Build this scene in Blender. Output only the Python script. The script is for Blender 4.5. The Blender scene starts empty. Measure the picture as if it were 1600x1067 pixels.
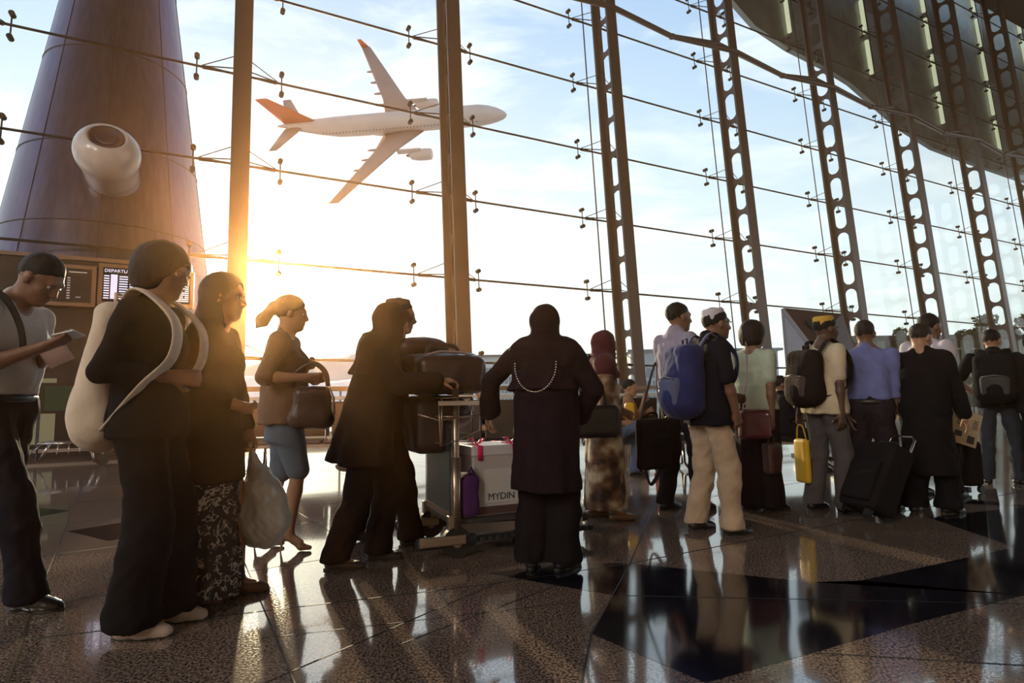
import bpy, bmesh, math, random
import numpy as np
from mathutils import Vector, Matrix
rnd = random.Random(7)
SC = bpy.context.scene
COL = SC.collection
# ---------------------------------------------------------------- camera (1600 x 1067 frame, focal length 928 px)
FPX = 928.0; PCX, PCY = 800.0, 533.5; CAMH = 1.0
TILT = -0.0124
PITCH = math.atan(86.5/FPX); ROLL = math.atan(0.0124)
def _rx(a): c, s = math.cos(a), math.sin(a); return np.array([[1,0,0],[0,c,-s],[0,s,c]])
def _rz(a): c, s = math.cos(a), math.sin(a); return np.array([[c,-s,0],[s,c,0],[0,0,1]])
RC = _rx(math.pi/2+PITCH) @ _rz(-ROLL)
CAMP = np.array([0,0,CAMH])
cd = bpy.data.cameras.new('camera'); cam = bpy.data.objects.new('camera', cd); COL.objects.link(cam)
cd.sensor_fit = 'HORIZONTAL'; cd.sensor_width = 36.0; cd.lens = FPX/1600*36; cd.clip_end = 3000; cd.clip_start = 0.05
M4 = np.eye(4); M4[:3,:3] = RC; M4[:3,3] = CAMP
cam.matrix_world = Matrix(M4.tolist()); SC.camera = cam
def ray(px, py):
    return RC @ np.array([(px-PCX)/FPX, -(py-PCY)/FPX, -1.])
def gnd(px, py, z=0.0):
    r = ray(px, py); return CAMP + r*((z-CAMH)/r[2])
def at_y(px, py, y):
    r = ray(px, py); return CAMP + r*(y/r[1])
def proj(p):
    q = RC.T @ (np.array(p, float)-CAMP); return (PCX+FPX*q[0]/-q[2], PCY-FPX*q[1]/-q[2])
# facade plane: direction HD along it, N2 outward, it leans outward with height
HD = np.array([0.88580322, 0.46406105, 0]); N2 = np.array([-0.46406105, 0.88580322, 0]); FD = 14.7168; LEAN = .07376
def FP(u, z, off=0.0):
    return HD*u + N2*(FD+LEAN*z+off) + np.array([0,0,z])
def on_facade(px, py, off=0.0):
    nn = N2-np.array([0,0,LEAN]); r = ray(px, py); t = (FD+off-nn@CAMP)/(nn@r); p = CAMP+t*r; return float(p@HD), float(p[2])
# ---------------------------------------------------------------- colour management
vs = SC.view_settings
SC.display_settings.display_device = 'sRGB'
vs.view_transform = 'Standard'; vs.look = 'None'; vs.exposure = 0.0; vs.gamma = 1.0; vs.use_curve_mapping = False
SC.cycles.max_bounces = 8; SC.cycles.transparent_max_bounces = 24; SC.cycles.caustics_reflective = False; SC.cycles.caustics_refractive = False
SC.cycles.use_denoising = True; SC.cycles.sample_clamp_indirect = 6.0
# ---------------------------------------------------------------- world: evening sky with clouds
SUNDIR = ray(424, 448); SUNDIR = SUNDIR/np.linalg.norm(SUNDIR)
def build_world():
    w = bpy.data.worlds.new('evening_sky'); SC.world = w; w.use_nodes = True
    nt = w.node_tree; nt.nodes.clear(); N = nt.nodes; L = nt.links
    out = N.new('ShaderNodeOutputWorld'); bg = N.new('ShaderNodeBackground'); L.new(bg.outputs[0], out.inputs[0])
    tc = N.new('ShaderNodeTexCoord')
    def vm(op, a, b=None):
        n = N.new('ShaderNodeVectorMath'); n.operation = op
        for i, x in enumerate((a, b)):
            if x is None: continue
            if isinstance(x, (tuple, list)): n.inputs[i].default_value = x
            else: L.new(x, n.inputs[i])
        return n
    def m(op, a, b=None, clamp=False):
        n = N.new('ShaderNodeMath'); n.operation = op; n.use_clamp = clamp
        for i, x in enumerate((a, b)):
            if x is None: continue
            if isinstance(x, (int, float)): n.inputs[i].default_value = x
            else: L.new(x, n.inputs[i])
        return n.outputs[0]
    def mix(fac, a, b):
        n = N.new('ShaderNodeMix'); n.data_type = 'RGBA'
        for k, x in ((0, fac), (6, a), (7, b)):
            if isinstance(x, (int, float)): n.inputs[k].default_value = x
            elif isinstance(x, tuple): n.inputs[k].default_value = (*x, 1)
            else: L.new(x, n.inputs[k])
        return n.outputs[2]
    d = vm('NORMALIZE', tc.outputs['Generated']).outputs[0]
    sp = N.new('ShaderNodeSeparateXYZ'); L.new(d, sp.inputs[0])
    z = sp.outputs[2]
    zc = m('MAXIMUM', z, 0.0)
    ramp = N.new('ShaderNodeValToRGB'); L.new(zc, ramp.inputs[0])
    e = ramp.color_ramp.elements
    e[0].position = 0.0; e[0].color = (1.05, 1.0, .90, 1)
    e[1].position = 1.0; e[1].color = (.16, .30, .62, 1)
    for p, c in ((.10, (1.0, 1.03, .99)), (.24, (.90, .99, 1.05)), (.45, (.60, .76, .99)), (.62, (.42, .60, .92))):
        x = e.new(p); x.color = (*c, 1)
    # clouds on a plane above
    zz = m('ADD', zc, .12)
    dv = N.new('ShaderNodeCombineXYZ'); L.new(m('DIVIDE', sp.outputs[0], zz), dv.inputs[0]); L.new(m('DIVIDE', sp.outputs[1], zz), dv.inputs[1])
    n1 = N.new('ShaderNodeTexNoise'); n1.inputs['Scale'].default_value = 1.9; n1.inputs['Detail'].default_value = 9; n1.inputs['Roughness'].default_value = .62; n1.inputs['Distortion'].default_value = .4
    mp = N.new('ShaderNodeMapping'); mp.inputs['Scale'].default_value = (.8, 1.35, 1); mp.inputs['Location'].default_value = (3.1, 1.7, 0)
    L.new(dv.outputs[0], mp.inputs[0]); L.new(mp.outputs[0], n1.inputs['Vector'])
    cf = m('MULTIPLY', m('SUBTRACT', n1.outputs[0], .47), 5.0, True)
    sky = mix(m('MULTIPLY', cf, .85), ramp.outputs[0], (1.12, 1.12, 1.12))
    # thin greyish cloud bellies low down
    n2 = N.new('ShaderNodeTexNoise'); n2.inputs['Scale'].default_value = 3.0; n2.inputs['Detail'].default_value = 8; n2.inputs['Roughness'].default_value = .6
    mp2 = N.new('ShaderNodeMapping'); mp2.inputs['Scale'].default_value = (1.6, 1.6, 14); L.new(d, mp2.inputs[0]); L.new(mp2.outputs[0], n2.inputs['Vector'])
    low = m('SUBTRACT', 1.0, m('MULTIPLY', zc, 2.6), True)
    g = m('MULTIPLY', m('MULTIPLY', m('SUBTRACT', n2.outputs[0], .52), 5.0, True), low)
    sky = mix(m('MULTIPLY', g, .75), sky, (.62, .66, .62))
    # sun glow
    dt = vm('DOT_PRODUCT', d, tuple(float(x) for x in SUNDIR)).outputs['Value']
    ang = m('ARCCOSINE', m('MINIMUM', dt, .999999))
    def gl(s, k): return m('MULTIPLY', m('EXPONENT', m('MULTIPLY', ang, -1.0/s)), k)
    def addc(base, fac, col):
        n = N.new('ShaderNodeVectorMath'); n.operation = 'SCALE'; n.inputs[0].default_value = col; L.new(fac, n.inputs['Scale'])
        return vm('ADD', base, n.outputs[0]).outputs[0]
    sky = addc(sky, gl(.30, .55), (1.0, .72, .42))
    sky = addc(sky, gl(.07, 5.0), (1.0, .80, .50))
    # below the horizon: pale haze
    below = m('MULTIPLY', m('MULTIPLY', z, -1.0), 30.0, True)
    sky = mix(below, sky, (.62, .62, .58))
    L.new(sky, bg.inputs[0]); bg.inputs[1].default_value = 1.22
build_world()
# sun
sl = bpy.data.lights.new('sun', 'SUN'); sl.energy = 6.5; sl.angle = math.radians(.9); sl.color = (1.0, .74, .46)
so = bpy.data.objects.new('sun', sl); COL.objects.link(so)
so.rotation_euler = Vector(SUNDIR.tolist()).to_track_quat('Z', 'Y').to_euler()
# fill lamps added to brighten the near side, unseen behind the camera
for k, (x, y, z, s, p) in enumerate(((-18, -8, 11, 5, 800), (-12, -13, 13, 5, 800), (-10, -15, 8, 5, 800))):
    al = bpy.data.lights.new('added_fill', 'AREA'); al.shape = 'DISK'; al.size = s; al.energy = p; al.color = (1.0, .90, .80)
    ao = bpy.data.objects.new('added_fill', al); COL.objects.link(ao); ao.location = (x, y, z)
    ao.rotation_euler = Vector((x-4, y-12.0, z-1)).to_track_quat('Z', 'Y').to_euler()
# ---------------------------------------------------------------- materials
MATS = {}
def mat(name, col, rough=.6, metal=0.0, spec=.5, var=.0, vscale=8.0, bump=0.0, bscale=60.0, emit=None, estr=1.0, coat=0.0, sheen=0.0, ior=None, stretch=None):
    if name in MATS: return MATS[name]
    m = bpy.data.materials.new(name); m.use_nodes = True; MATS[name] = m
    nt = m.node_tree; b = nt.nodes['Principled BSDF']; L = nt.links
    b.inputs['Base Color'].default_value = (*col, 1); b.inputs['Roughness'].default_value = rough; b.inputs['Metallic'].default_value = metal
    b.inputs['Specular IOR Level'].default_value = spec
    if ior: b.inputs['IOR'].default_value = ior
    if coat: b.inputs['Coat Weight'].default_value = coat; b.inputs['Coat Roughness'].default_value = .08
    if sheen: b.inputs['Sheen Weight'].default_value = sheen; b.inputs['Sheen Roughness'].default_value = .4
    if emit: b.inputs['Emission Color'].default_value = (*emit, 1); b.inputs['Emission Strength'].default_value = estr
    if var or bump:
        tc = nt.nodes.new('ShaderNodeTexCoord'); src = tc.outputs['Object']
        if stretch:
            mp = nt.nodes.new('ShaderNodeMapping'); mp.inputs['Scale'].default_value = stretch; L.new(src, mp.inputs[0]); src = mp.outputs[0]
        if var:
            n = nt.nodes.new('ShaderNodeTexNoise'); n.inputs['Scale'].default_value = vscale; n.inputs['Detail'].default_value = 5; L.new(src, n.inputs['Vector'])
            mr = nt.nodes.new('ShaderNodeMapRange'); mr.inputs[1].default_value = .3; mr.inputs[2].default_value = .7; mr.inputs[3].default_value = 1-var; mr.inputs[4].default_value = 1+var
            L.new(n.outputs[0], mr.inputs[0])
            sc = nt.nodes.new('ShaderNodeVectorMath'); sc.operation = 'SCALE'; sc.inputs[0].default_value = col; L.new(mr.outputs[0], sc.inputs['Scale']); L.new(sc.outputs[0], b.inputs['Base Color'])
        if bump:
            n = nt.nodes.new('ShaderNodeTexNoise'); n.inputs['Scale'].default_value = bscale; n.inputs['Detail'].default_value = 4; L.new(src, n.inputs['Vector'])
            bp = nt.nodes.new('ShaderNodeBump'); bp.inputs['Strength'].default_value = bump; bp.inputs['Distance'].default_value = .01; L.new(n.outputs[0], bp.inputs['Height']); L.new(bp.outputs[0], b.inputs['Normal'])
    return m
def cloth(name, col, var=.12):
    dk = max(col) < .06
    return mat(name, col, rough=.9, spec=.08 if dk else .2, var=var, vscale=7, bump=.25, bscale=45, sheen=0 if dk else .1)
# ---------------------------------------------------------------- objects
def tag(o, label=None, cat=None, group=None, kind=None):
    if label: o['label'] = label
    if cat: o['category'] = cat
    if group: o['group'] = group
    if kind: o['kind'] = kind
    return o
def empty(name, loc=(0,0,0), rotz=0.0, label=None, cat=None, group=None, kind=None):
    o = bpy.data.objects.new(name, None); COL.objects.link(o); o.location = tuple(float(v) for v in loc); o.rotation_euler = (0,0,rotz)
    o.empty_display_size = .1
    return tag(o, label, cat, group, kind)
def link_mesh(name, me, mt, parent=None, smooth=False):
    o = bpy.data.objects.new(name, me); COL.objects.link(o)
    for m_ in (mt if isinstance(mt, (list, tuple)) else [mt]): me.materials.append(m_)
    if smooth: me.polygons.foreach_set('use_smooth', [True]*len(me.polygons))
    if parent: o.parent = parent
    return o
def frame(a, b):
    a = np.array(a, float); b = np.array(b, float); t = b-a; l = np.linalg.norm(t); t = t/max(l, 1e-9)
    r = np.array([0,0,1.]) if abs(t[2]) < .95 else np.array([1.,0,0])
    x = np.cross(r, t); x /= np.linalg.norm(x); y = np.cross(t, x); return a, b, t, x, y, l
class MB:
    """collects shapes and links them as ONE mesh object"""
    def __init__(s): s.v = []; s.f = []; s.mi = []; s.cur = 0; s.sm = []; s.smooth = False
    def add(s, vs, fs):
        o = len(s.v); s.v += [tuple(float(c) for c in v) for v in vs]
        for f in fs: s.f.append([i+o for i in f]); s.mi.append(s.cur); s.sm.append(s.smooth)
        return s
    def box(s, c, size, rz=0.0, rot=None, bev=0.0):
        hx, hy, hz = size[0]/2, size[1]/2, size[2]/2
        R = rot if rot is not None else _rz(rz)
        c = np.array(c, float)
        if bev <= 0:
            vs = [c+R@np.array([x*hx, y*hy, z*hz]) for x in (-1,1) for y in (-1,1) for z in (-1,1)]
            return s.add(vs, [(0,1,3,2),(4,6,7,5),(0,4,5,1),(2,3,7,6),(0,2,6,4),(1,5,7,3)])
        bm = bmesh.new(); bmesh.ops.create_cube(bm, size=1.0)
        for v in bm.verts: v.co = Vector((v.co.x*size[0], v.co.y*size[1], v.co.z*size[2]))
        bmesh.ops.bevel(bm, geom=bm.edges[:], offset=bev, segments=3, profile=.5, affect='EDGES')
        bm.verts.ensure_lookup_table()
        vs = [c+R@np.array(v.co[:]) for v in bm.verts]; fs = [[v.index for v in f.verts] for f in bm.faces]; bm.free()
        return s.add(vs, fs)
    def beam(s, a, b, w, h, up=(0,0,1)):
        a = np.array(a, float); b = np.array(b, float); t = b-a; l = np.linalg.norm(t); t /= l
        up = np.array(up, float); x = np.cross(t, up); x /= np.linalg.norm(x); y = np.cross(x, t)
        R = np.stack([x, t, y], 1); return s.box((a+b)/2, (w, l, h), rot=R)
    def cyl(s, a, b, r, r2=None, n=12, cap=True):
        r2 = r if r2 is None else r2
        a, b, t, x, y, l = frame(a, b)
        vs = [c+(x*math.cos(2*math.pi*i/n)+y*math.sin(2*math.pi*i/n))*q for c, q in ((a, r), (b, r2)) for i in range(n)]
        fs = [(i, (i+1)%n, n+(i+1)%n, n+i) for i in range(n)]
        s.add(vs, fs)
        if cap: s.add(vs, [tuple(range(n))[::-1], tuple(range(n, 2*n))])
        return s
    def tube(s, pts, r, n=8, flat=1.0, updir=None, closed=False):
        pts = [np.array(p, float) for p in pts]; k = len(pts)
        rs = r if isinstance(r, (list, tuple)) else [r]*k
        vs = []; px = None
        for i, p in enumerate(pts):
            if closed: t = pts[(i+1) % k]-pts[i-1]
            else: t = pts[min(i+1, k-1)]-pts[max(i-1, 0)]
            t = t/max(np.linalg.norm(t), 1e-9)
            ref = np.array(updir, float) if updir is not None else (px if px is not None else (np.array([0,0,1.]) if abs(t[2]) < .9 else np.array([1.,0,0])))
            x = ref-t*(ref@t)
            if np.linalg.norm(x) < 1e-6: x = np.array([1., .3, 0])-t*(np.array([1., .3, 0])@t)
            x /= np.linalg.norm(x); px = x; y = np.cross(t, x)
            for j in range(n):
                a = 2*math.pi*j/n; vs.append(p+(x*math.cos(a)+y*math.sin(a)*flat)*rs[i])
        fs = []
        for i in range(k if closed else k-1):
            for j in range(n):
                i2 = (i+1) % k; fs.append((i*n+j, i*n+(j+1)%n, i2*n+(j+1)%n, i2*n+j))
        if not closed: fs += [tuple(range(n))[::-1], tuple((k-1)*n+j for j in range(n))]
        return s.add(vs, fs)
    def prism(s, poly, h, R=None, c=(0,0,0)):
        """poly in local xy, extruded +-h/2 in local z"""
        R = np.eye(3) if R is None else R; c = np.array(c, float); n = len(poly)
        vs = [c+R@np.array([x, y, z]) for z in (-h/2, h/2) for x, y in poly]
        return s.add(vs, [tuple(range(n))[::-1], tuple(range(n, 2*n))]+[(i, (i+1)%n, n+(i+1)%n, n+i) for i in range(n)])
    def sph(s, c, r, n=10, m=7):
        r = np.array(r if hasattr(r, '__len__') else (r, r, r), float); c = np.array(c, float)
        vs = [c+np.array([0,0,-r[2]])]
        for j in range(1, m):
            p = -math.pi/2+math.pi*j/m
            for i in range(n): a = 2*math.pi*i/n; vs.append(c+r*np.array([math.cos(p)*math.cos(a), math.cos(p)*math.sin(a), math.sin(p)]))
        vs.append(c+np.array([0,0,r[2]]))
        fs = [(0, 1+(i+1)%n, 1+i) for i in range(n)]
        for j in range(m-2):
            for i in range(n): fs.append((1+j*n+i, 1+j*n+(i+1)%n, 1+(j+1)*n+(i+1)%n, 1+(j+1)*n+i))
        fs += [(len(vs)-1, 1+(m-2)*n+i, 1+(m-2)*n+(i+1)%n) for i in range(n)]
        return s.add(vs, fs)
    def lathe(s, prof, c=(0,0,0), n=24, R=None):
        R = np.eye(3) if R is None else R; c = np.array(c, float); k = len(prof)
        vs = [c+R@np.array([r*math.cos(2*math.pi*i/n), r*math.sin(2*math.pi*i/n), z]) for r, z in prof for i in range(n)]
        return s.add(vs, [(j*n+i, j*n+(i+1)%n, (j+1)*n+(i+1)%n, (j+1)*n+i) for j in range(k-1) for i in range(n)])
    def build(s, name, mt, parent=None, smooth=None):
        me = bpy.data.meshes.new(name); me.from_pydata(s.v, [], s.f); me.validate()
        o = link_mesh(name, me, mt, parent)
        if len(me.polygons) == len(s.f):
            me.polygons.foreach_set('material_index', s.mi); me.polygons.foreach_set('use_smooth', s.sm if smooth is None else [smooth]*len(s.f))
        bm = bmesh.new(); bm.from_mesh(me); bmesh.ops.recalc_face_normals(bm, faces=bm.faces[:]); bm.to_mesh(me); bm.free()
        if smooth: me.set_sharp_from_angle(angle=math.radians(40))
        return o
def to_parent(p, parent):
    """world point -> parent's frame (translation + rotz only)"""
    q = np.array(p, float)-np.array(parent.location[:]); return _rz(-parent.rotation_euler[2]) @ q
# ---------------------------------------------------------------- implicit surfaces: bodies, clothes, bags
class Sdf:
    def __init__(s, h=.01): s.P = []; s.cuts = []; s.h = h
    def cone(s, a, b, ra, rb=None, k=.03, flat=None, n=None):
        """tapered capsule; flat > 1 thins it along direction n"""
        s.P.append(('c', np.array(a, float), np.array(b, float), ra, ra if rb is None else rb, k, flat, None if n is None else np.array(n, float)/np.linalg.norm(n))); return s
    def ell(s, c, r, k=.03, R=None):
        s.P.append(('e', np.array(c, float), np.array(r, float), k, np.eye(3) if R is None else R)); return s
    def rbox(s, c, half, r, k=.02, R=None):
        s.P.append(('b', np.array(c, float), np.array(half, float), r, k, np.eye(3) if R is None else R)); return s
    def skirt(s, a, b, ra, rb, folds=0, amp=.0, k=.03, ph=0.0, R=None):
        """elliptic tube from centre a (radii ra=(x,y)) to centre b (rb); folds grow towards b"""
        s.P.append(('s', np.array(a, float), np.array(b, float), np.array(ra, float), np.array(rb, float), folds, amp, k, ph)); return s
    def cut(s, p, n, k=.004):
        """remove what lies on the n side of the plane through p"""
        s.cuts.append(('p', np.array(p, float), np.array(n, float)/np.linalg.norm(n), k)); return s
    def cut_ell(s, c, r, R=None, k=.006):
        s.cuts.append(('e', np.array(c, float), np.array(r, float), k, np.eye(3) if R is None else R)); return s
    @staticmethod
    def _ell(p, c, r, R):
        q = (p-c) @ R; k0 = np.linalg.norm(q/r, axis=1); k1 = np.linalg.norm(q/(r*r), axis=1)+1e-9
        return k0*(k0-1)/k1
    def prim(s, P, p):
        t = P[0]
        if t == 'c':
            _, a, b, ra, rb, k, flat, n = P
            ab = b-a; L = max(ab@ab, 1e-12); w = p-a; u = np.clip(w@ab/L, 0, 1); w = w-u[:, None]*ab
            if flat: w = w+((w@n)*(flat-1))[:, None]*n
            d = np.linalg.norm(w, axis=1)-(ra+(rb-ra)*u)
            return d, k
        if t == 'e': return s._ell(p, P[1], P[2], P[4]), P[3]
        if t == 'b':
            q = np.abs((p-P[1]) @ P[5])-P[2]+P[3]
            return np.linalg.norm(np.maximum(q, 0), axis=1)+np.minimum(q.max(1), 0)-P[3], P[4]
        if t == 's':
            _, a, b, ra, rb, nf, amp, k, ph = P
            ab = b-a; L = ab@ab; u = np.clip((p-a)@ab/L, 0, 1); c = a+u[:, None]*ab; q = p-c
            r = ra+(rb-ra)*u[:, None]
            rr = 1.0
            if nf:
                an = np.arctan2(q[:, 1], q[:, 0]); rr = 1+amp*u*(np.sin(nf*an+ph)*.6+np.sin((nf*1.7//1)*an+2*ph+2*u)*.4)
            e = np.sqrt((q[:, 0]/r[:, 0])**2+(q[:, 1]/r[:, 1])**2+1e-9)
            d = (e-rr)*r.min(1)*1.0
            l = math.sqrt(L); tt = (p-a)@ab/l
            return np.maximum(d, np.maximum(-tt, tt-l)), k
    def bounds(s):
        lo = np.full(3, 1e9); hi = -lo
        for P in s.P:
            if P[0] == 'c': pts = [(P[1], max(P[3], P[4])), (P[2], max(P[3], P[4]))]
            elif P[0] == 'e': pts = [(P[1], P[2].max())]
            elif P[0] == 'b': pts = [(P[1], np.linalg.norm(P[2]))]
            else: m = max(P[3].max(), P[4].max())*(1+P[6]); pts = [(P[1], np.array([m, m, .01])), (P[2], np.array([m, m, .01]))]
            for c, r in pts: lo = np.minimum(lo, c-r); hi = np.maximum(hi, c+r)
        for C in s.cuts:
            if C[0] == 'p' and abs(C[2][2]) > .999:
                if C[2][2] < 0: lo[2] = max(lo[2], C[1][2]-.02)
                else: hi[2] = min(hi[2], C[1][2]+.02)
        return lo-.02, hi+.02
    def cutv(s, p, d):
        for C in s.cuts:
            if C[0] == 'p': e = (p-C[1])@C[2]; k = C[3]
            else: e = -s._ell(p, C[1], C[2], C[4]); k = C[3]
            hh = np.clip(.5-.5*(e-d)/k, 0, 1); d = e+(d-e)*hh+k*hh*(1-hh)
        return d
    @staticmethod
    def smin(a, b, k):
        h = np.clip(.5+.5*(a-b)/k, 0, 1); return a*(1-h)+b*h-k*h*(1-h)
    def mesh(s, name, mt, parent=None, wrinkle=0.0, wscale=(9, 9, 5), seed=0, smooth_it=1):
        h = s.h; B = 5; lo, hi = s.bounds()
        nb = np.ceil((hi-lo)/(h*B)).astype(int)+1
        n = nb*B
        g = [lo[i]+(np.arange(nb[i])*B+(B-1)/2)*h for i in range(3)]
        cx = np.stack(np.meshgrid(*g, indexing='ij'), -1).reshape(-1, 3)
        rad = h*B*.87+.004
        dm = np.full(len(cx), 9.0); dp = []
        for P in s.P:
            d, k = s.prim(P, cx); dp.append((d, k)); dm = s.smin(dm, d, k)
        dc = s.cutv(cx, dm)
        act = np.where(np.abs(dc) < rad*1.9)[0]
        D = np.repeat(np.repeat(np.repeat(np.where(dc < 0, -1., 1.).astype(np.float32).reshape(nb), B, 0), B, 1), B, 2)
        o = np.stack(np.meshgrid(*[np.arange(B)]*3, indexing='ij'), -1).reshape(-1, 3)
        bi = np.stack(np.unravel_index(act, nb), -1)
        idx = (bi[:, None, :]*B+o[None]).reshape(-1, 3); pts = lo+idx*h
        d = np.full(len(pts), 9.0); nB = B**3
        for P, (dd, k) in zip(s.P, dp):
            ma = np.where(dd[act] < rad*2.2+k)[0]
            if len(ma) == 0: continue
            ii = (ma[:, None]*nB+np.arange(nB)[None]).ravel()
            v, k = s.prim(P, pts[ii]); d[ii] = s.smin(d[ii], v, k)
        d = s.cutv(pts, d)
        D[idx[:, 0], idx[:, 1], idx[:, 2]] = d
        # surface nets
        S = D < 0
        c = S[:-1,:-1,:-1].astype(np.int8)
        tot = np.zeros(c.shape, np.int8)
        offs = [(i, j, k) for i in (0,1) for j in (0,1) for k in (0,1)]
        def sl(o_): return tuple(slice(o_[i], D.shape[i]-1+o_[i]) for i in range(3))
        for o_ in offs: tot += S[sl(o_)]
        cell = np.argwhere((tot > 0) & (tot < 8))
        if len(cell) == 0: raise RuntimeError('empty '+name)
        vals = {o_: D[cell[:, 0]+o_[0], cell[:, 1]+o_[1], cell[:, 2]+o_[2]] for o_ in offs}
        acc = np.zeros((len(cell), 3)); cnt = np.zeros(len(cell))
        for a in offs:
            for ax in range(3):
                if a[ax]: continue
                b = list(a); b[ax] = 1; b = tuple(b)
                va, vb = vals[a], vals[b]; x = (va < 0) != (vb < 0)
                t = np.where(x, va/np.where(x, va-vb, 1), 0)
                for q in range(3): acc[:, q] += np.where(x, a[q]+(t if q == ax else 0), 0)
                cnt += x
        V = (cell+acc/cnt[:, None])*h+lo
        ID = np.full(tot.shape, -1, np.int32); ID[cell[:, 0], cell[:, 1], cell[:, 2]] = np.arange(len(cell))
        F = []
        for ax in range(3):
            s1 = [slice(1, -1)]*3; s2 = [slice(1, -1)]*3; s1[ax] = slice(0, -1); s2[ax] = slice(1, None)
            e = S[tuple(s1)] != S[tuple(s2)]; q = np.argwhere(e)
            for w in range(3):
                if w != ax: q[:, w] += 1
            u, v = [(1, 2), (2, 0), (0, 1)][ax]
            def idn(du, dv):
                r = q.copy(); r[:, u] -= du; r[:, v] -= dv
                return ID[np.clip(r[:, 0], 0, ID.shape[0]-1), np.clip(r[:, 1], 0, ID.shape[1]-1), np.clip(r[:, 2], 0, ID.shape[2]-1)]
            f = np.stack([idn(0,0), idn(1,0), idn(1,1), idn(0,1)], 1)
            fl = ~S[q[:, 0], q[:, 1], q[:, 2]]
            f[fl] = f[fl][:, ::-1]
            F.append(f[(f >= 0).all(1)])
        F = np.concatenate(F)
        if wrinkle:
            r = np.random.RandomState(seed+3); w = np.zeros(len(V)); ws = np.array(wscale)
            for q in range(7):
                kv = r.normal(size=3)*ws*(1+q*.55); w += np.sin(V@kv+r.uniform(0, 6.28)+1.5*np.sin(V@(kv[::-1]*.6)+q))/(1+q*.4)
            # outward normals
            nr = np.zeros_like(V); a, b, c_ = V[F[:, 0]], V[F[:, 1]], V[F[:, 2]]; fn = np.cross(b-a, c_-a)
            for q in range(4): np.add.at(nr, F[:, q], fn)
            nr /= np.linalg.norm(nr, axis=1)[:, None]+1e-12
            w = np.sign(w)*np.abs(w)**.8
            V = V+nr*(w*wrinkle*.35)[:, None]
        me = bpy.data.meshes.new(name); me.vertices.add(len(V)); me.vertices.foreach_set('co', V.astype(np.float32).ravel())
        me.loops.add(F.size); me.loops.foreach_set('vertex_index', F.astype(np.int32).ravel())
        me.polygons.add(len(F)); me.polygons.foreach_set('loop_start', np.arange(0, F.size, 4, dtype=np.int32)); me.polygons.foreach_set('loop_total', np.full(len(F), 4, np.int32))
        me.update(calc_edges=True); me.validate()
        return link_mesh(name, me, mt, parent, smooth=True)
def rotm(yaw=0., pitch=0., roll=0.):
    """columns: forward, left, up.  pitch > 0 looks down"""
    c, s_ = math.cos(pitch), math.sin(pitch); Ry = np.array([[c,0,s_],[0,1,0],[-s_,0,c]])
    c, s_ = math.cos(roll), math.sin(roll); Rr = np.array([[1,0,0],[0,c,-s_],[0,s_,c]])
    return _rz(yaw) @ Ry @ Rr
def ik(a, b, l1, l2, hint):
    a = np.array(a, float); b = np.array(b, float); d = b-a; L = np.linalg.norm(d); mx = (l1+l2)*.998
    if L > mx: b = a+d/L*mx; d = b-a; L = mx
    t = d/L; x = (l1*l1-l2*l2+L*L)/(2*L); y = math.sqrt(max(l1*l1-x*x, 0))
    h = np.array(hint, float); h = h-t*(h@t); h /= np.linalg.norm(h)+1e-9
    return a+t*x+h*y, b
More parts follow.
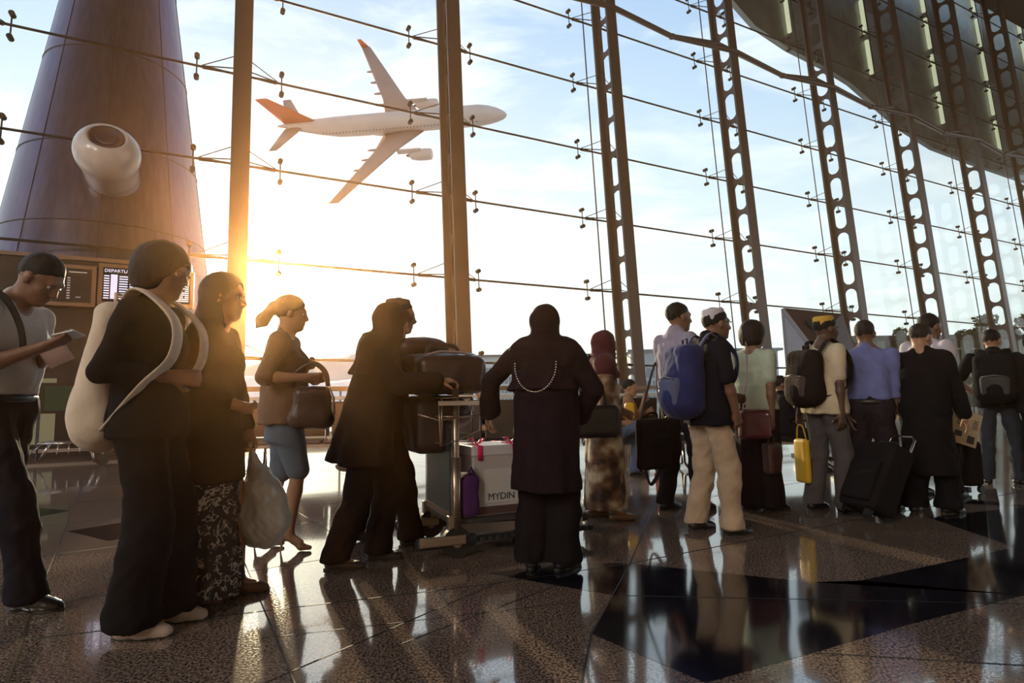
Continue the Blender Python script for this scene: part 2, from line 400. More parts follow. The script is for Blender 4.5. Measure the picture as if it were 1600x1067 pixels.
# ---------------------------------------------------------------- people.  local frame: x forward, y left, z up
SKIN = {'tan': (.38, .20, .12), 'brown': (.21, .105, .062), 'dark': (.11, .055, .035), 'light': (.50, .29, .19)}
def skinmat(k): return mat('skin_'+k, SKIN[k], rough=.5, spec=.4, var=.08, vscale=14)
def J(H=1.7, lean=0.0, hip=.92, sw=.165, hw=.085, feet=((.0, -.10, 0, 0), (.0, .10, 0, 0)), hands=((.10, -.24, .80), (.10, .24, .80)), elb=((-1, -.6, 0), (-1, .6, 0)),
      head=(0.0, 0.0), knee=None, twist=0.0, sit=False, hdir=(None, None), palm=(None, None), headfwd=0.0):
    """joint positions for a pose, in metres for a 1.7 m person"""
    j = {'H': H, 's': H/1.7}
    hipc = np.array([0, 0, hip])
    c, s_ = math.cos(lean), math.sin(lean)
    def T(p):
        p = np.array(p, float); q = p-hipc; q = np.array([q[0]*c+q[2]*s_, q[1], -q[0]*s_+q[2]*c]); return hipc+q
    tw = _rz(twist)
    dz = hip-.92
    def up(x, y, z): v = tw@np.array([x, y, 0]); return T((v[0], v[1], z+dz))
    j['hipc'] = hipc; j['T'] = up; j['tw'] = tw; j['lean'] = lean
    j['waist'] = up(0, 0, 1.06); j['chest'] = up(.0, 0, 1.26); j['nb'] = up(-.005, 0, 1.43)
    j['headc'] = up(.035+headfwd, 0, 1.575-headfwd*.3); j['RH'] = rotm(head[0]+twist, head[1]+lean*.3)
    j['sh'] = [up(-.01, -sw, 1.385), up(-.01, sw, 1.385)]
    j['hj'] = [np.array([0, -hw, hip-.02]), np.array([0, hw, hip-.02])]
    j['el'] = [None, None]; j['wr'] = [None, None]; j['kn'] = [None, None]; j['an'] = [None, None]; j['toe'] = [None, None]
    LT = .845
    if not sit and hip > .7:
        LT = max(np.linalg.norm(np.array([feet[i][0], feet[i][1], .085+feet[i][2]])-j['hj'][i]) for i in (0, 1))*1.006
    for i in (0, 1):
        e, w = ik(j['sh'][i], hands[i], .285, .255, elb[i]); j['el'][i] = e; j['wr'][i] = w
        fx, fy, fz, fd = feet[i][:4]; pit = feet[i][4] if len(feet[i]) > 4 else 0.0
        an = np.array([fx, fy, .085+fz]); dr = np.array([math.cos(fd), math.sin(fd), 0])
        hint = knee[i] if knee else (math.cos(fd), math.sin(fd)*.8, 0)
        kn, an2 = ik(j['hj'][i], an, LT*.51, LT*.49, hint); j['kn'][i] = kn; j['an'][i] = an2
        dn = np.array([0, 0, -1.]); q = dr*math.cos(pit)+dn*math.sin(pit)
        j['toe'][i] = (an2, q, dr)
        d = hdir[i] if hdir[i] is not None else (w-e)
        d = np.array(d, float); d /= np.linalg.norm(d)
        pn = palm[i] if palm[i] is not None else (0, 1 if i == 0 else -1, .0)
        pn = np.array(pn, float); pn = pn-d*(pn@d); pn /= np.linalg.norm(pn)+1e-9
        j.setdefault('hd', [None, None])[i] = (d, pn)
    return j
def add_hand(S, w, d, pn, side, curl=.35, k=.006, sc=1.0, spread=.06):
    # side: 0 right, 1 left; t points to the thumb side
    t = np.cross(pn, d) if side == 0 else np.cross(d, pn)
    t /= np.linalg.norm(t)
    S.cone(w-d*.02, w+d*.02, .026, .028, k=.015, flat=1.25, n=pn)
    for q in (-.024, -.008, .008, .024): S.cone(w+d*.02+t*q*.7, w+d*.082+t*q, .0155, .0135, k=.012)
    for q, L in ((.030, .068), (.010, .077), (-.010, .072), (-.029, .056)):
        b = w+d*.085+t*q; a = curl; dd = d
        for seg, (fr, r0, r1) in enumerate(((.44, .0098, .009), (.31, .009, .0082), (.25, .0082, .0068))):
            ang = a*(seg+.55); dd = d*math.cos(ang)+pn*math.sin(ang)+t*q*spread*20*.04
            e = b+dd/np.linalg.norm(dd)*L*fr; S.cone(b, e, r0, r1, k=.003 if seg else .007); b = e
    b = w+d*.022+t*.024+pn*.006; m = b+(d*.62+t*.62+pn*.35)*.042; e = m+(d*.85+t*.25+pn*(.35+curl*.5))*.034
    S.cone(b, m, .0135, .0108, k=.012); S.cone(m, e, .0108, .0085, k=.005)
def add_head(S, c, R, sc=1.0, face=True):
    def P(x, y, z): return c+R@np.array([x, y, z])*sc
    e = lambda p, r, k=.02: S.ell(P(*p), np.array(r)*sc, k=k, R=R)
    e((-.015, 0, .035), (.097, .076, .093)); e((.025, 0, -.03), (.068, .060, .083), .03)
    e((.062, 0, -.088), (.026, .026, .020), .025)
    S.cone(P(.078, -.028, .033), P(.078, .028, .033), .014*sc, k=.02)
    for y in (-1, 1):
        e((.055, y*.036, -.018), (.026, .022, .022), .02)
        e((-.005, y*.077, -.002), (.019, .009, .032), .006); e((.0, y*.083, .012), (.016, .006, .014), .004)
    if face:
        S.cone(P(.088, 0, .018), P(.106, 0, -.018), .0085*sc, .0115*sc, k=.012)
        S.cone(P(.100, 0, -.022), P(.094, 0, -.024), .014*sc, .012*sc, k=.006)
        for y in (-1, 1): S.ell(P(.095, y*.011, -.024), np.array((.010, .008, .007))*sc, k=.005)
        S.ell(P(.084, 0, -.050), np.array((.014, .022, .0065))*sc, k=.005, R=R); S.ell(P(.082, 0, -.062), np.array((.013, .019, .0075))*sc, k=.005, R=R)
        for y in (-1, 1): S.cut_ell(P(.094, y*.031, .012), np.array((.012, .015, .009))*sc, R=R, k=.01)
def eyes(root, c, R, s):
    for y in (-1, 1):
        p = c+R@np.array([.0735, y*.031, .011])*s; W = MB(); W.smooth = True; W.sph(p, .0115*s); w = W.build('eye', mat('eye_white', (.6, .56, .5), .3), root)
        D = MB(); D.smooth = True; D.sph(p+R@np.array([.0065, y*.001, 0])*s, .0060*s); D.build('iris', mat('iris_dark', (.012, .008, .006), .2), w)
def person(label, px_ground, heading, j, top=None, bottom=None, shoes=None, hair=None, skin='brown', res=.009, group=None, extras=None, curl=(.35, .35), torso=1.0, hips=1.0, neck=.052, face=True, bust=0.0, belly=0.0, feet_skin=True, noeyes=False):
    s = j['s']; g = px_ground
    root = empty('person', (g[0], g[1], 0), heading, label, 'person', group)
    S0 = Sdf
    class Sd(Sdf):
        pass
    def P(p): return np.array(p, float)*s
    def body_torso(S, e=0.0, k=.035, low=True, fx=1.42):
        n = j['T'](1, 0, 1.2)-j['T'](0, 0, 1.2); n /= np.linalg.norm(n)
        T = j['T']; wd = torso
        S.cone(P(T(0, -.045*wd, 1.02)), P(T(0, .045*wd, 1.02)), (.103*wd+e)*s, k=k, flat=fx-.15, n=n)
        S.cone(P(T(0, -.055*wd, 1.13)), P(T(0, .055*wd, 1.13)), (.104*wd+e)*s, k=k, flat=fx-.15, n=n)
        S.cone(P(T(.003, -.060*wd, 1.25)), P(T(.003, .060*wd, 1.25)), (.112*wd+e)*s, k=k, flat=fx-.2, n=n)
        S.cone(P(T(-.01, -.085, 1.345)), P(T(-.01, .085, 1.345)), (.074+e*.6)*s, k=k, flat=1.05, n=n)
        for y in (-1, 1): S.cone(P(T(-.012, y*.125, 1.372)), P(T(-.005, y*.02, 1.455)), (.044+e*.5)*s, (.046+e*.3)*s, k=.04)
        if bust:
            for y in (-1, 1): S.ell(P(T(.075, y*.068, 1.25)), np.array((.05, .06, .055))*s*bust+e*s*.6, k=.04)
        if belly: S.ell(P(T(.035*belly, 0, 1.06)), np.array((.105, .135, .13))*s*(.8+.2*belly)+e*s*.6, k=.06)
        if low:
            S.cone(P(j['hipc']+[0, -.065*hips, .0]), P(j['hipc']+[0, .065*hips, .0]), (.108*hips+e)*s, k=k, flat=1.2, n=(1, 0, 0))
    def arm(S, i, e=0.0, t=2.0, k=.025, cuff=0.0):
        a, b, c = j['sh'][i], j['el'][i], j['wr'][i]
        S.cone(P(a), P(a+(b-a)*.25), (.048+e)*s, (.046+e)*s, k=.035)
        if t <= 1:
            S.cone(P(a+(b-a)*.15), P(a+(b-a)*t), (.046+e)*s, (.044+e*1.5)*s, k=k); return
        S.cone(P(a+(b-a)*.2), P(b), (.045+e)*s, (.036+e)*s, k=k)
        S.cone(P(b), P(b+(c-b)*.3), (.036+e)*s, (.037+e)*s, k=.015); S.cone(P(b+(c-b)*.3), P(b+(c-b)*min(t-1, 1)), (.037+e)*s, ((.037-.012*min(t-1, 1))+e+cuff)*s, k=.015)
    def leg(S, i, e=0.0, t=2.0, k=.03, flare=0.0, top_=True):
        a, b, c = j['hj'][i], j['kn'][i], j['an'][i]
        if top_: S.cone(P(a), P(a+(b-a)*.5), (.080*hips+e)*s, (.064+e)*s, k=k)
        if t <= 1: S.cone(P(a), P(a+(b-a)*t), (.080*hips+e)*s, (.066+e*1.4)*s, k=k); return
        S.cone(P(a+(b-a)*.5), P(b), (.064+e)*s, (.049+e+flare*.3)*s, k=k)
        m = b+(c-b)*.35
        S.cone(P(b), P(m), (.049+e+flare*.3)*s, (.048+e+flare*.6)*s, k=k)
        S.cone(P(m), P(m+(c-m)*min((t-1)*1.0, 1.0)), (.048+e+flare*.6)*s, (.036+e+flare)*s, k=.02)
    def foot(S, i, e=0.0, h=0.0, k=.02, heel=.0):
        an, q, dr = j['toe'][i]; u = np.cross(q, np.cross(dr, [0, 0, 1.])); u /= np.linalg.norm(u); u = u if u[2] > 0 else -u
        L_ = np.cross([0, 0, 1.], dr)
        S.cone(P(an+u*.0), P(an-u*.045-q*.02), (.036+e)*s, (.034+e)*s, k=k)
        S.cone(P(an-u*.052-q*.035), P(an-u*.055+q*.05), (.032+e)*s, (.036+e)*s, k=k)
        S.cone(P(an-u*.035+q*.02), P(an-u*.060+q*.10), (.036+e)*s, (.030+e)*s, k=k)
        S.cone(P(an-u*.062+q*.05), P(an-u*.066+q*.135), (.034+e)*s, (.026+e)*s, k=k, flat=1.1, n=u)
        S.cut(P(an-u*(.085+h)), -u)
        return an, q, u
    api = dict(P=P, torso=body_torso, arm=arm, leg=leg, foot=foot, s=s, j=j, root=root, res=res)
    # the body
    S = Sdf(res)
    body_torso(S); add_head(S, P(j['headc']), j['RH'], s*1.02, face)
    S.cone(P(j['nb']), P(j['headc']+j['RH']@np.array([-.02, 0, -.05])), (neck+.008)*s, neck*s, k=.03)
    for i in (0, 1):
        arm(S, i); add_hand(S, P(j['wr'][i]), j['hd'][i][0], j['hd'][i][1], i, curl[i])
        leg(S, i)
        if shoes is None or feet_skin:
            an, q, dr = j['toe'][i]; u = np.array([0, 0, 1.])
            S.cone(P(an), P(an-[0, 0, .04]), .034*s, .03*s, k=.02)
            dq = q; S.cone(P(an-[0, 0, .03]), P(an+dq*.09-[0, 0, .045]), .03*s, .022*s, k=.02)
    S.mesh('body', skinmat(skin), root)
    if face and not noeyes: eyes(root, P(j['headc']), j['RH'], s*1.02)
    if top: top(api)
    if bottom: bottom(api)
    if shoes: shoes(api)
    if hair: hair(api)
    if extras: extras(api)
    return root, api
# clothing makers (each returns a function that takes the person's api)
def shirt(col, name='shirt', sleeve=.75, hem=.86, e=.022,  collar=True, loose=0.0, wr=.012, tuck=False, seed=1, cuff=0.0, bust=0):
    e0 = e
    def f(A):
        s, j, P = A['s'], A['j'], A['P']; S = Sdf(A['res']); e = e0*.62
        A['torso'](S, e=e, low=True)
        if loose:
            S.skirt(P(j['T'](0, 0, 1.24)), P((j['hipc'][0], 0, hem)), ((.118+loose*.3)*s, (.165+loose*.3)*s), ((.130+loose)*s, (.172+loose)*s), folds=7, amp=.05, k=.06, ph=seed)
        for i in (0, 1): A['arm'](S, i, e=e*.75, t=sleeve, cuff=cuff)
        if not tuck: S.skirt(P(j['T'](0, 0, 1.10)), P((0, 0, hem)), ((.100+e)*s, (.155+e*.7)*s), ((.120+e)*s, (.180+e)*s), folds=6, amp=.03, k=.05, ph=seed)
        if tuck: S.cut(P((0, 0, hem if hem > .95 else .98)), (0, 0, -1))
        else: S.cut(P((0, 0, hem)), (0, 0, -1))
        R = j['RH']; nb = P(j['nb'])
        if collar: S.cone(P(j['nb']+np.array([-.01, 0, -.01])), P(j['nb']+np.array([.005, 0, .035])), .070*s, .066*s, k=.02)
        for i in (0, 1):
            a, b, c = j['sh'][i], j['el'][i], j['wr'][i]
            if sleeve <= 1:
                p = a+(b-a)*(sleeve+.06); S2 = (b-a)/np.linalg.norm(b-a)
                # sleeve ends follow a plane only near that arm: the capsule's own end is rounded; leave it
        S.mesh(name, cloth(name+'_%02x%02x%02x' % tuple(int(255*min(1, c_)) for c_ in col), col), A['root'], wrinkle=wr, seed=seed)
    return f
def trousers(col, name='trousers', e=.022, flare=.03, hem=.05, wr=.012, seed=2, top=1.0, t=2.0):
    e = e*.6; flare = flare*.75
    def f(A):
        s, j, P = A['s'], A['j'], A['P']; S = Sdf(A['res'])
        S.cone(P(j['hipc']+[0, -.068, .02]), P(j['hipc']+[0, .068, .02]), (.112+e*.5)*s, k=.04, flat=1.18, n=(1, 0, 0))
        S.cone(P(j['hipc']+[0, -.052, .10]), P(j['hipc']+[0, .052, .10]), (.105+e*.4)*s, k=.04, flat=1.18, n=(1, 0, 0))
        for i in (0, 1): A['leg'](S, i, e=e, flare=flare, t=t)
        if t >= 1.5:
            for i in (0, 1):
                a, b = j['kn'][i], j['an'][i]; d = (b-a)/np.linalg.norm(b-a); q = b+d*.0
                S.cone(P(b), P(b+d*.035), (.038+e+flare)*s, (.040+e+flare)*s, k=.02)
            S.cut(P((0, 0, min(hem, j['an'][0][2]-.03, j['an'][1][2]-.03)+.0)), (0, 0, -1))
        S.mesh(name, cloth(name+'_%02x%02x%02x' % tuple(int(255*min(1, c_)) for c_ in col), col), A['root'], wrinkle=wr, wscale=(14, 14, 7), seed=seed)
        if top and t >= 1.5:
            B = MB(); B.smooth = True; n = 24; c = P(j['hipc']+[0, 0, .045]); rx, ry = (.112+e*.5)/1.18*s+.014, (.168+e*.5)*s+.010
            pts = [c+np.array([rx*math.cos(2*math.pi*q/n), ry*math.sin(2*math.pi*q/n), 0]) for q in range(n)]
            B.tube(pts, .018*s, n=6, flat=.35, updir=(0, 0, 1), closed=True); B.build('belt', mat('belt_black', (.02, .015, .012), .4), A['root'])
    return f
def dress(col, name='tunic', z0=1.2, z1=.5, r0=(.13, .19), r1=(.19, .24), sleeve=1.95, e=.03, folds=9, amp=.05, wr=.012, seed=3, mt=None, x1=0.0, arms=True, sle=None, cuff=.01):
    e = e*.62; cuff = cuff*.7
    def f(A):
        s, j, P = A['s'], A['j'], A['P']; S = Sdf(A['res'])
        A['torso'](S, e=e, low=False)
        S.skirt(P(j['T'](0, 0, z0)), P((x1, 0, z1)), (r0[0]*s, r0[1]*s), (r1[0]*s, r1[1]*s), folds=folds, amp=amp, k=.06, ph=seed)
        if arms:
            for i in (0, 1): A['arm'](S, i, e=sle or e*.8, t=sleeve, cuff=cuff)
        S.cut(P((0, 0, z1+.003)), (0, 0, -1))
        S.mesh(name, mt or cloth(name+'_%02x%02x%02x' % tuple(int(255*min(1, c_)) for c_ in col), col), A['root'], wrinkle=wr, seed=seed)
    return f
def skirt(col, z0=1.02, z1=.08, r0=(.11, .15), r1=(.22, .24), name='skirt', folds=10, amp=.06, seed=4, mt=None, x1=0.0, mid=None):
    def f(A):
        s, j, P = A['s'], A['j'], A['P']; S = Sdf(A['res']); c0 = j['hipc']+[0, 0, z0-j['hipc'][2]]
        if mid:
            zm, rm = mid; pm = P((x1*.4, 0, zm))
            S.skirt(P(c0), pm, (r0[0]*s, r0[1]*s), (rm[0]*s, rm[1]*s), folds=0, k=.05); S.skirt(pm+[0, 0, .02], P((x1, 0, z1)), (rm[0]*s, rm[1]*s), (r1[0]*s, r1[1]*s), folds=folds, amp=amp, k=.05, ph=seed)
        else: S.skirt(P(c0), P((x1, 0, z1)), (r0[0]*s, r0[1]*s), (r1[0]*s, r1[1]*s), folds=folds, amp=amp, k=.05, ph=seed)
        if z0 > .85: S.ell(P(j['hipc']), np.array((.135, .19, .14))*s, k=.05)
        for i in (0, 1):
            if z0 > .85: S.cone(P(j['hj'][i]), P(j['kn'][i]), .105*s, .08*s, k=.06)
        S.mesh(name, mt or cloth(name+'_%02x%02x%02x' % tuple(int(255*min(1, c_)) for c_ in col), col), A['root'], wrinkle=.010, seed=seed)
    return f
def shoes(col, e=.006, sole=(.03, .025, .02), name='shoe', rough=.35, low=.0):
    def f(A):
        for i in (0, 1):
            S = Sdf(min(A['res'], .007)); an, q, u = A['foot'](S, i, e=e)
            S.cut(A['P'](an-u*low), u)
            o = S.mesh(name, mat(name+'_%02x%02x%02x' % tuple(int(255*min(1, c_)) for c_ in col), col, rough, var=.1), A['root'])
            B = MB(); B.smooth = True; s = A['s']; lat = np.cross(u, q); pts = []
            for a in range(20):
                t = 2*math.pi*a/20; x = .045+.125*math.cos(t); w = .040*math.sin(t)*(1.0+.12*math.cos(t)); pts.append((x, w))
            R = np.stack([q, lat, u], 1); B.prism([(x*s, w*s) for x, w in pts], .014*s, R=R, c=A['P'](an-u*.080)); B.build('sole', mat('sole_%02x' % int(255*sole[0]), sole, .6), o)
    return f
def heels(col=(.25, .12, .06)):
    def f(A):
        s, P = A['s'], A['P']
        for i in (0, 1):
            an, q, dr = A['j']['toe'][i]; S = Sdf(.006); g = an[2]-.0
            tip = np.array([an[0], an[1], 0])
            S.cone(P(an-[0, 0, .035]-dr*.01), P(an+dr*.085+[0, 0, -an[2]+.03]), .026*s, .022*s, k=.02)
            S.cone(P(an+dr*.085+[0, 0, -an[2]+.028]), P(an+dr*.14+[0, 0, -an[2]+.020]), .024*s, .016*s, k=.02)
            S.cone(P(an-[0, 0, .02]-dr*.02), P(an-[0, 0, .045]-dr*.025), .036*s, .028*s, k=.015)
            S.cut((0, 0, .002), (0, 0, -1)); o = S.mesh('shoe', mat('heel_leather', col, .4), A['root'])
            B = MB(); B.cyl(P(an-dr*.035-[0, 0, .04]), P((*(an-dr*.05)[:2], .0)), .012*s, .005*s, n=8); B.build('heel', mat('heel_leather', col, .4), o)
    return f
def hair(style='short', col=(.008, .006, .005), name='hair'):
    def f(A):
        s, j = A['s']*1.02, A['j']; c = A['P'](j['headc']); R = j['RH']; S = Sdf(min(A['res'], .008))
        def P(x, y, z): return c+R@np.array([x, y, z])*s
        def el(p, r, k=.02): S.ell(P(*p), np.array(r)*s, k=k, R=R)
        if style == 'short':
            el((-.020, 0, .044), (.100, .080, .092)); S.cut(P(.045, 0, .05), R@np.array([1, 0, -1.1])); S.cut(P(0, 0, -.035), R@np.array([.35, 0, -1]))
        elif style == 'bob':
            el((-.025, 0, .045), (.122, .104, .108), .04); el((-.045, 0, -.02), (.095, .102, .10), .04); S.cut_ell(P(.10, 0, -.045), np.array((.085, .066, .105))*s, R=R); S.cut(P(0, 0, -.085), R@np.array([0, 0, -1.]))
        elif style == 'long':
            el((-.022, 0, .046), (.112, .090, .100), .03); S.cone(P(-.045, 0, .0), P(-.055, 0, -.16), .088*s, .092*s, k=.04, flat=1.05, n=R[:, 0])
            S.cone(P(-.060, 0, -.16), P(-.085, 0, -.40), .092*s, .055*s, k=.04, flat=1.3, n=R[:, 0])
            S.cut_ell(P(.10, 0, -.03), np.array((.085, .064, .13))*s, R=R)
        elif style == 'ponytail':
            el((-.022, 0, .046), (.108, .085, .097)); S.cut(P(.05, 0, .045), R@np.array([1, 0, -1.0])); S.cut(P(0, 0, -.045), R@np.array([.35, 0, -1]))
            S.ell(P(-.125, 0, .045), np.array((.035, .03, .03))*s); S.cone(P(-.13, 0, .04), P(-.185, 0, -.06), .032*s, .042*s, k=.02); S.cone(P(-.185, 0, -.06), P(-.20, 0, -.24), .042*s, .018*s, k=.02)
        S.mesh(name, mat('hair_%02d' % int(col[0]*999), col, .65, spec=.25, bump=.3, bscale=90), A['root'], wrinkle=.004, wscale=(30, 30, 12), seed=5)
    return f
def cap(col, z=.030, tall=.085, rx=.105, ry=.087):
    def f(A):
        s, j = A['s']*1.02, A['j']; c = A['P'](j['headc']); R = j['RH'] @ rotm(0, -.12); S = Sdf(.007)
        def P(x, y, q): return c+R@np.array([x, y, q])*s
        S.cone(P(-.02, 0, z+.02), P(-.02, 0, z+tall), .090*s, .086*s, k=.01, flat=1.16, n=R[:, 1]); S.cut(P(0, 0, z), R@np.array([0, 0, -1.])); S.cut(P(0, 0, z+tall+.012), R@np.array([0, 0, 1.]), k=.02)
        S.mesh('skullcap', mat('cap_%03d_%03d' % (int(col[0]*999), int(col[2]*999)), col, .8, bump=.3, bscale=120), A['root'])
    return f
def hijab(col, face_open=True, drape=1.22, wide=.17, name='headscarf', flow=0.0, peak=0.0):
    def f(A):
        s, j = A['s']*1.02, A['j']; c = A['P'](j['headc']); R = j['RH']; S = Sdf(min(A['res'], .009)); PP = A['P']; T = j['T']
        def P(x, y, z): return c+R@np.array([x, y, z])*s
        S.ell(P(-.022, 0, .038), np.array((.118, .096, .108))*s, k=.04, R=R); S.ell(P(.0, 0, -.055), np.array((.100, .088, .09))*s, k=.05, R=R)
        if peak: S.cone(P(.05, 0, .06), P(.115, 0, .045), .05*s, .025*s, k=.03)
        S.cone(P(-.02, 0, -.09), PP(T(-.01, 0, 1.41)), .085*s, .11*s, k=.05)
        S.skirt(PP(T(.0, 0, 1.46)), PP(T(.0, 0, drape)), (.10*s, .12*s), ((.165+flow)*s, (wide+.075)*s), folds=7, amp=.07, k=.06, ph=2)
        S.cone(PP(T(-.01, -.15, 1.375)), PP(T(-.01, .15, 1.375)), .105*s, k=.06)
        if face_open: S.cut_ell(P(.115, 0, -.012), np.array((.062, .052, .078))*s, R=R)
        S.mesh(name, cloth(name+'_%02x%02x%02x' % tuple(int(255*min(1, c_)) for c_ in col), col), A['root'], wrinkle=.010, wscale=(14, 14, 8), seed=8)
    return f
def many(*fs):
    def f(A):
        for g in fs: g(A)
    return f
# ---------------------------------------------------------------- the setting
def granite(name, base, dark, scale=90, ior=3.1, rough=.035):
    m = bpy.data.materials.new(name); m.use_nodes = True; nt = m.node_tree; b = nt.nodes['Principled BSDF']; L = nt.links; N = nt.nodes
    tc = N.new('ShaderNodeTexCoord')
    n = N.new('ShaderNodeTexNoise'); n.inputs['Scale'].default_value = scale; n.inputs['Detail'].default_value = 3; n.inputs['Roughness'].default_value = .65; L.new(tc.outputs['Object'], n.inputs['Vector'])
    r = N.new('ShaderNodeValToRGB'); L.new(n.outputs[0], r.inputs[0]); e = r.color_ramp.elements
    e[0].position = .44; e[0].color = (*dark, 1); e[1].position = .54; e[1].color = (*base, 1)
    n2 = N.new('ShaderNodeTexNoise'); n2.inputs['Scale'].default_value = 1.3; n2.inputs['Detail'].default_value = 4; L.new(tc.outputs['Object'], n2.inputs['Vector'])
    mr = N.new('ShaderNodeMapRange'); mr.inputs[1].default_value = .3; mr.inputs[2].default_value = .7; mr.inputs[3].default_value = .8; mr.inputs[4].default_value = 1.2; L.new(n2.outputs[0], mr.inputs[0])
    sc = N.new('ShaderNodeVectorMath'); sc.operation = 'SCALE'; L.new(r.outputs[0], sc.inputs[0]); L.new(mr.outputs[0], sc.inputs['Scale']); L.new(sc.outputs[0], b.inputs['Base Color'])
    rr = N.new('ShaderNodeMapRange'); rr.inputs[1].default_value = .42; rr.inputs[2].default_value = .56; rr.inputs[3].default_value = rough+.08; rr.inputs[4].default_value = rough; L.new(n.outputs[0], rr.inputs[0]); L.new(rr.outputs[0], b.inputs['Roughness'])
    b.inputs['IOR'].default_value = ior
    return m
GR = granite('polished_brown_granite', (.30, .215, .17), (.03, .02, .017))
DK = mat('polished_black_granite', (.006, .0065, .012), .08, ior=2.6, var=.2, vscale=3)
JT = mat('floor_joint', (.012, .010, .010), .6)
BR = mat('brass_strip', (.55, .42, .22), .3, metal=1)
def build_floor():
    B = MB()
    A1 = FP(-30, 0, .25); A2 = FP(75, 0, .25); A3 = np.array([75., -16, 0]); A4 = np.array([-22., -16, 0])
    q = [A1, A2, A3, A4]; B.add(q+[p-np.array([0, 0, .3]) for p in q], [(3,2,1,0), (4,5,6,7), (0,1,5,4), (1,2,6,5), (2,3,7,6), (3,0,4,7)])
    def poly(pts, z, mi):
        B.cur = mi; n = len(pts); B.add([(p[0], p[1], z) for p in pts], [tuple(range(n))])
    G = lambda *a: [gnd(*p) for p in a]
    # dark inlays (world outlines measured on the floor)
    poly([(.32,2.61),(.69,3.66),(1.58,3.26)], .0008, 1); poly([(.32,2.61),(1.58,3.26),(1.85,3.28),(2.5,3.02),(1.7,2.67),(1.15,2.4),(.66,2.17)], .0008, 1)
    poly([(1.58,3.26),(1.85,3.28),(3.21,3.92),(4.3,4.35),(4.6,4.0),(2.5,3.02)], .0008, 1)
    poly([(3.21,3.92),(3.31,4.87),(4.9,5.4),(5.6,4.9),(4.3,4.35)], .0008, 1)
    poly([(-.16,3.5),(.29,3.68),(.69,3.66),(.5,3.09),(.22,3.26)], .0008, 1)
    poly([(-3.48,4.74),(-3.2,5.15),(-2.6,4.95),(-2.93,4.4)], .0008, 1); poly([(-4.84,5.93),(-4.11,5.62),(-4.23,5.22),(-4.9,5.3)], .0008, 1)
    poly([(3.65,5.6),(4.2,5.75),(4.5,5.2)], .0008, 1); poly([(-1.1,5.2),(-.2,5.6),(-.3,5.0)], .0008, 1); poly([(2.3,7.2),(3.6,8.0),(3.5,6.9)], .0008, 1)
    def strip(a, b, w=.007, mi=2, z=.0014):
        a = np.array(a[:2], float); b = np.array(b[:2], float); t = (b-a)/np.linalg.norm(b-a); n = np.array([-t[1], t[0]])*w/2
        poly([a-n, b-n, b+n, a+n], z, mi)
    path = [(-3.2,2.2),(-2.07,2.63),(-1.79,2.72),(-1.23,2.92),(-.1,3.31),(.69,3.66),(3.07,5.01),(4.49,5.72),(7.5,7.4)]
    for a, b in zip(path, path[1:]): strip(a, b, .008)
    strip((.69,3.66), (.32,2.61)); strip((.32,2.61), (.1,1.6)); strip((.69,3.66), (1.3,5.6)); strip((-1.4,3.3), (-.5,1.7)); strip((-1.4,3.3), (-2.3,4.9))
    strip((-.1,3.31), (-.9,2.2)); strip((.22,3.26), (-.5,2.5)); strip((1.15,2.4), (2.8,2.1)); strip((.5,3.09), (2.4,2.9)); strip((-1.1,2.6), (.3,3.0), .005)
    strip((-2.49,3.21), (-5.53,7.78), .006); strip((-2.49,3.21), (-1.5,1.75), .012, 3)
    t = np.array([.83, .557]); n = np.array([-.557, .83]); o = np.array([.69, 3.66])
    for k in (1.2, 2.4, 3.6, 4.8, 6.0, 7.4, 8.8): strip(o+n*k-t*9, o+n*k+t*10, .007)
    for k in range(-7, 9): strip(o+t*k*1.2+n*1.2, o+t*k*1.2+n*9, .006)
    f = B.build('floor', [GR, DK, JT, BR]); tag(f, kind='structure')
build_floor()
WALL = mat('dim_brown_wall', (.20, .16, .13), .8, var=.1, vscale=1); CEI = mat('dark_ceiling', (.05, .04, .04), .7)
def slab(name, pts, th, m):
    B = MB(); n = len(pts); p0, p1, p2 = [np.array(p, float) for p in pts[:3]]; nn = np.cross(p1-p0, p2-p0); nn /= np.linalg.norm(nn)
    v = [np.array(p, float) for p in pts]; B.add(v+[p+nn*th for p in v], [tuple(range(n))[::-1], tuple(range(n, 2*n))]+[(i, (i+1)%n, n+(i+1)%n, n+i) for i in range(n)])
    o = B.build(name, m); tag(o, kind='structure'); return o
slab('wall_rear', [(-22,-16,0),(75,-16,0),(75,-16,25),(-22,-16,25)], .3, WALL)
slab('wall_left', [(-22,-16,0),(-22,-16,25),(-22,-3,25),(-22,-3,0)], .3, WALL)
CZ = 24.6
slab('ceiling', [tuple(FP(-30,CZ,.2)), tuple(FP(75,CZ,.2)), (75,-16,CZ), (-22,-16,CZ)], .4, CEI)
